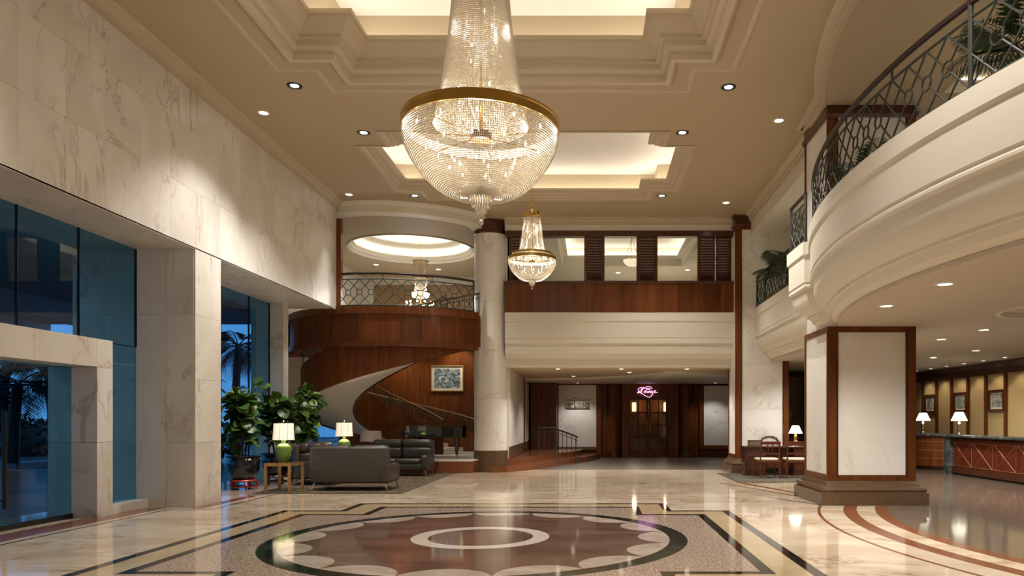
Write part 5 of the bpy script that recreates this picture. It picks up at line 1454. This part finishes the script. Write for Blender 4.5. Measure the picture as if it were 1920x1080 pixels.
def fine_lamp(label, x, y, z, s_=1.0, m='silver_vase', power=10, group='white shaded lamps'):
    t = thing('table_lamp', label, 'lamp', (x, y, z), group)
    MB().lathe([(0.001, 0), (0.07 * s_, 0), (0.07 * s_, 0.015), (0.03 * s_, 0.03), (0.02 * s_, 0.07)], (x, y, z), 20).build('base', m, t, smooth=40)
    MB().lathe([(0.02 * s_, 0.07), (0.055 * s_, 0.12 * s_), (0.03 * s_, 0.17 * s_), (0.06 * s_, 0.22 * s_), (0.03 * s_, 0.28 * s_), (0.015 * s_, 0.32 * s_)], (x, y, z), 20).build('body', m, t, smooth=60)
    MB().lathe([(0.185 * s_, 0.33 * s_), (0.09 * s_, 0.54 * s_)], (x, y, z), 32).build('shade', 'shade_bright', t, smooth=60)
    MB().tube([(x, y, z + 0.3 * s_), (x, y, z + 0.56 * s_)], 0.005, 6).build('stem', 'brass', t)
    light('POINT', 'lamp_glow', t, (x, y, z + 0.43 * s_), power, NEUT, shadow_soft_size=0.04)
fine_lamp('lit lamp with tapered white shade on the writing desk', 5.5, 19.7, 0.80, 1.0, 'brass', 8)
bx_ = thing('letter_box', 'small dark wooden letter box on the writing desk', 'box', (4.35, 19.8, 0.80))
MB().rbox(4.22, 4.55, 19.55, 19.8, 0.80, 0.93, 0.01, 2).build('body', 'book_cover', bx_)
MB().rbox(4.21, 4.56, 19.54, 19.81, 0.93, 0.95, 0.006, 2).build('lid', 'mahogany_dark', bx_)
ph = thing('desk_telephone', 'dark telephone with pale handset cord on the writing desk', 'telephone', (5.75, 19.6, 0.80))
MB().rbox(5.66, 5.86, 19.5, 19.7, 0.80, 0.86, 0.02, 2).build('body', 'piano_black', ph)
MB().tube([(5.67, 19.62, 0.88), (5.70, 19.62, 0.90), (5.82, 19.62, 0.90), (5.85, 19.62, 0.88)], [0.022, 0.016, 0.016, 0.022], 8).build('handset', 'piano_black', ph)
# dark display cabinet beyond
cb = thing('display_cabinet', 'dark wooden display cabinet in the shade beside the tall pillar', 'cabinet', (7.0, 24.5, 0))
MB().box(5.9, 8.3, 24.6, 24.7, 0, 2.9).build('back', 'mahogany_dark', cb)
for x in (5.9, 7.1, 8.25):
    MB().box(x, x + 0.06, 24.2, 24.6, 0, 2.9).build('upright', 'mahogany_dark', cb)
for z in (0.0, 0.85, 1.5, 2.1, 2.84):
    MB().box(5.96, 8.25, 24.2, 24.6, z, z + 0.05).build('shelf', 'mahogany_dark', cb)
for i, (x, z, m, lb) in enumerate(((6.25, 0.90, 'silver_vase', 'small silver vase on the middle cabinet shelf'), (6.6, 1.55, 'brass_dark', 'small brass vase on the upper cabinet shelf'), (6.8, 0.9, 'ceramic_green', 'small green vase on the middle cabinet shelf'))):
    v_ = MB().lathe([(0.001, 0), (0.06, 0), (0.09, 0.12), (0.05, 0.24), (0.035, 0.28), (0.05, 0.32)], (x, 24.4, z), 20).build('vase', m, None, smooth=60)
    tag(v_, lb, 'vase', 'vases in the display cabinet')

# ================================================================== RECEPTION
rw = struct('wall_right', 'reception wall of gold panels between mahogany posts')
RX = 11.35
MB().box(RX + 0.05, RX + 0.2, 12, 26, 0, 3.15).build('backing', 'mahogany_dark', rw)
for k in range(13):
    y = 26.0 - k * 1.0
    MB().box(RX - 0.03, RX + 0.06, y - 0.06, y + 0.06, 0.9, 2.85).build('post', 'mahogany', rw)
    MB().box(RX + 0.02, RX + 0.05, y - 0.94, y - 0.06, 1.05, 2.78).build('gold_panel', 'panel_gold', rw)
MB().box(RX - 0.05, RX + 0.06, 12, 26, 2.78, 2.9).build('top_rail', 'mahogany_dark', rw)
MB().box(RX - 0.05, RX + 0.06, 12, 26, 0.0, 1.05).build('dado', 'mahogany_dark', rw)
MB().box(5.55, 11.5, 25.9, 26.1, 0, 3.15).build('end_wall', 'mahogany_dark', rw)
for (y, art, lb) in ((24.45, 'art_shore', 'dark framed picture on the reception wall, farthest along it'), (22.45, 'art_shore', 'framed picture on the reception wall, above the lamp on the long counter'), (20.45, 'art_shore', 'framed seascape on the reception wall, nearest along it')):
    picture(lb, lambda u, v, d, y=y: (RX + 0.02 - d, y + u, 2.03 + v), 0.80, 0.62, art, 'mahogany_dark', 0.05, 'pictures on the reception wall', 0.08)
ct = thing('reception_counter', 'long reception counter with crossed wood inlays and dark stone top', 'counter', (10.2, 17.5, 0))
MB().box(9.95, 10.55, 13.0, 20.2, 0.12, 1.02).build('body', 'mahogany', ct)
MB().box(9.99, 10.55, 13.0, 20.2, 0.0, 0.12).build('toe_kick', 'mahogany_dark', ct)
MB().rbox(9.82, 10.7, 12.9, 20.45, 1.02, 1.09, 0.02, 2).build('stone_top', 'marble_green', ct)
MB().box(9.85, 10.6, 20.1, 20.4, 0.0, 1.02).build('stone_end_post', 'marble_green', ct)
MB().box(9.93, 9.95, 13.0, 20.08, 0.90, 1.02).build('upper_rail', 'mahogany_dark', ct)
MB().box(9.90, 9.95, 13.0, 20.08, 0.06, 0.22).build('lower_rail', 'mahogany_dark', ct)
for k in range(7):
    y1 = 20.03 - k * 1.0; y0 = y1 - 0.96
    fp = MB().box(9.935, 9.95, y0, y1, 0.25, 0.88).build('front_panel', 'wood_red', ct)
    for (p, q) in (((y0, 0.25), (y1, 0.88)), ((y0, 0.88), (y1, 0.25))):
        MB().tube([(9.935, p[0] + 0.02, p[1]), (9.935, q[0] - 0.02, q[1])], 0.009, 4).build('inlay_bar', 'inlay_wood', fp)
    for (p, q) in (((y0, 0.25), (y1, 0.25)), ((y0, 0.88), (y1, 0.88)), ((y0, 0.25), (y0, 0.88))):
        MB().tube([(9.935, p[0] + 0.01, p[1]), (9.935, q[0] + 0.01, q[1])], 0.006, 4).build('inlay_bar', 'inlay_wood', fp)
cc = thing('concierge_counter', 'curved wooden counter with dark stone top beside the long counter', 'counter', (10.7, 22.4, 0))
MB().lathe([(1.02, 0.12), (1.02, 1.02)], (10.85, 22.3, 0), 28, PI * 0.5, PI * 1.5).build('curved_front', 'mahogany', cc, smooth=60)
MB().lathe([(0.92, 0.0), (0.92, 0.14)], (10.85, 22.3, 0), 28, PI * 0.5, PI * 1.5).build('toe_kick', 'mahogany_dark', cc, smooth=60)
MB().prism(arc(10.85, 22.3, 1.12, 90, 270, 28), 1.02, 1.09).build('stone_top', 'marble_green', cc)
for z in (0.35, 0.6, 0.85):
    MB().lathe([(1.025, z - 0.006), (1.03, z), (1.025, z + 0.006)], (10.85, 22.3, 0), 28, PI * 0.55, PI * 1.45).build('inlay_band', 'wood_gold', cc)
fine_lamp('lit lamp with white coolie shade on the long reception counter', 10.15, 20.15, 1.09, 1.15, 'silver_vase', 10, 'white shaded reception lamps')
fine_lamp('lit lamp with white coolie shade on the curved counter beyond', 10.15, 22.35, 1.09, 1.15, 'silver_vase', 10, 'white shaded reception lamps')

# ================================================================== GALLERY PALMS
def potted_palm(label, x, y, z, h, n, pot='pot_black', s_=1.0):
    t = thing('potted_palm', label, 'palm', (x, y, z), 'potted palms on the galleries')
    MB().lathe([(0.001, 0), (0.16, 0), (0.22, 0.32), (0.24, 0.36), (0.20, 0.36), (0.19, 0.31), (0.001, 0.31)], (x, y, z), 24).build('pot', pot, t, smooth=40)
    for k in range(3):
        a = 2 * PI * k / 3
        MB().tube([(x + 0.05 * math.cos(a), y + 0.05 * math.sin(a), z + 0.3), (x + 0.1 * math.cos(a), y + 0.1 * math.sin(a), z + h)], [0.02, 0.012], 6).build('stem', 'bark', t)
    for k in range(n):
        a = 2 * PI * k / n + random.uniform(-0.25, 0.25)
        q = s_ * random.uniform(0.8, 1.15)
        share(fr_in, 'frond', t, (0, 0, h * random.uniform(0.75, 1.0)), (random.uniform(-0.3, 0.7), 0, a), (q, q, q))
potted_palm('potted palm behind the curved railing, just in front of the framed pillar', 4.45, 11.8, 4.605, 0.75, 16, s_=1.25)
potted_palm('potted palm behind the railing nearest the viewer', 4.5, 7.55, 4.605, 0.85, 16, s_=1.25)
potted_palm('green potted palm behind the straight railing by the tall pillar', 5.1, 18.9, 4.605, 0.75, 16, 'bed_pot_green', 1.35)
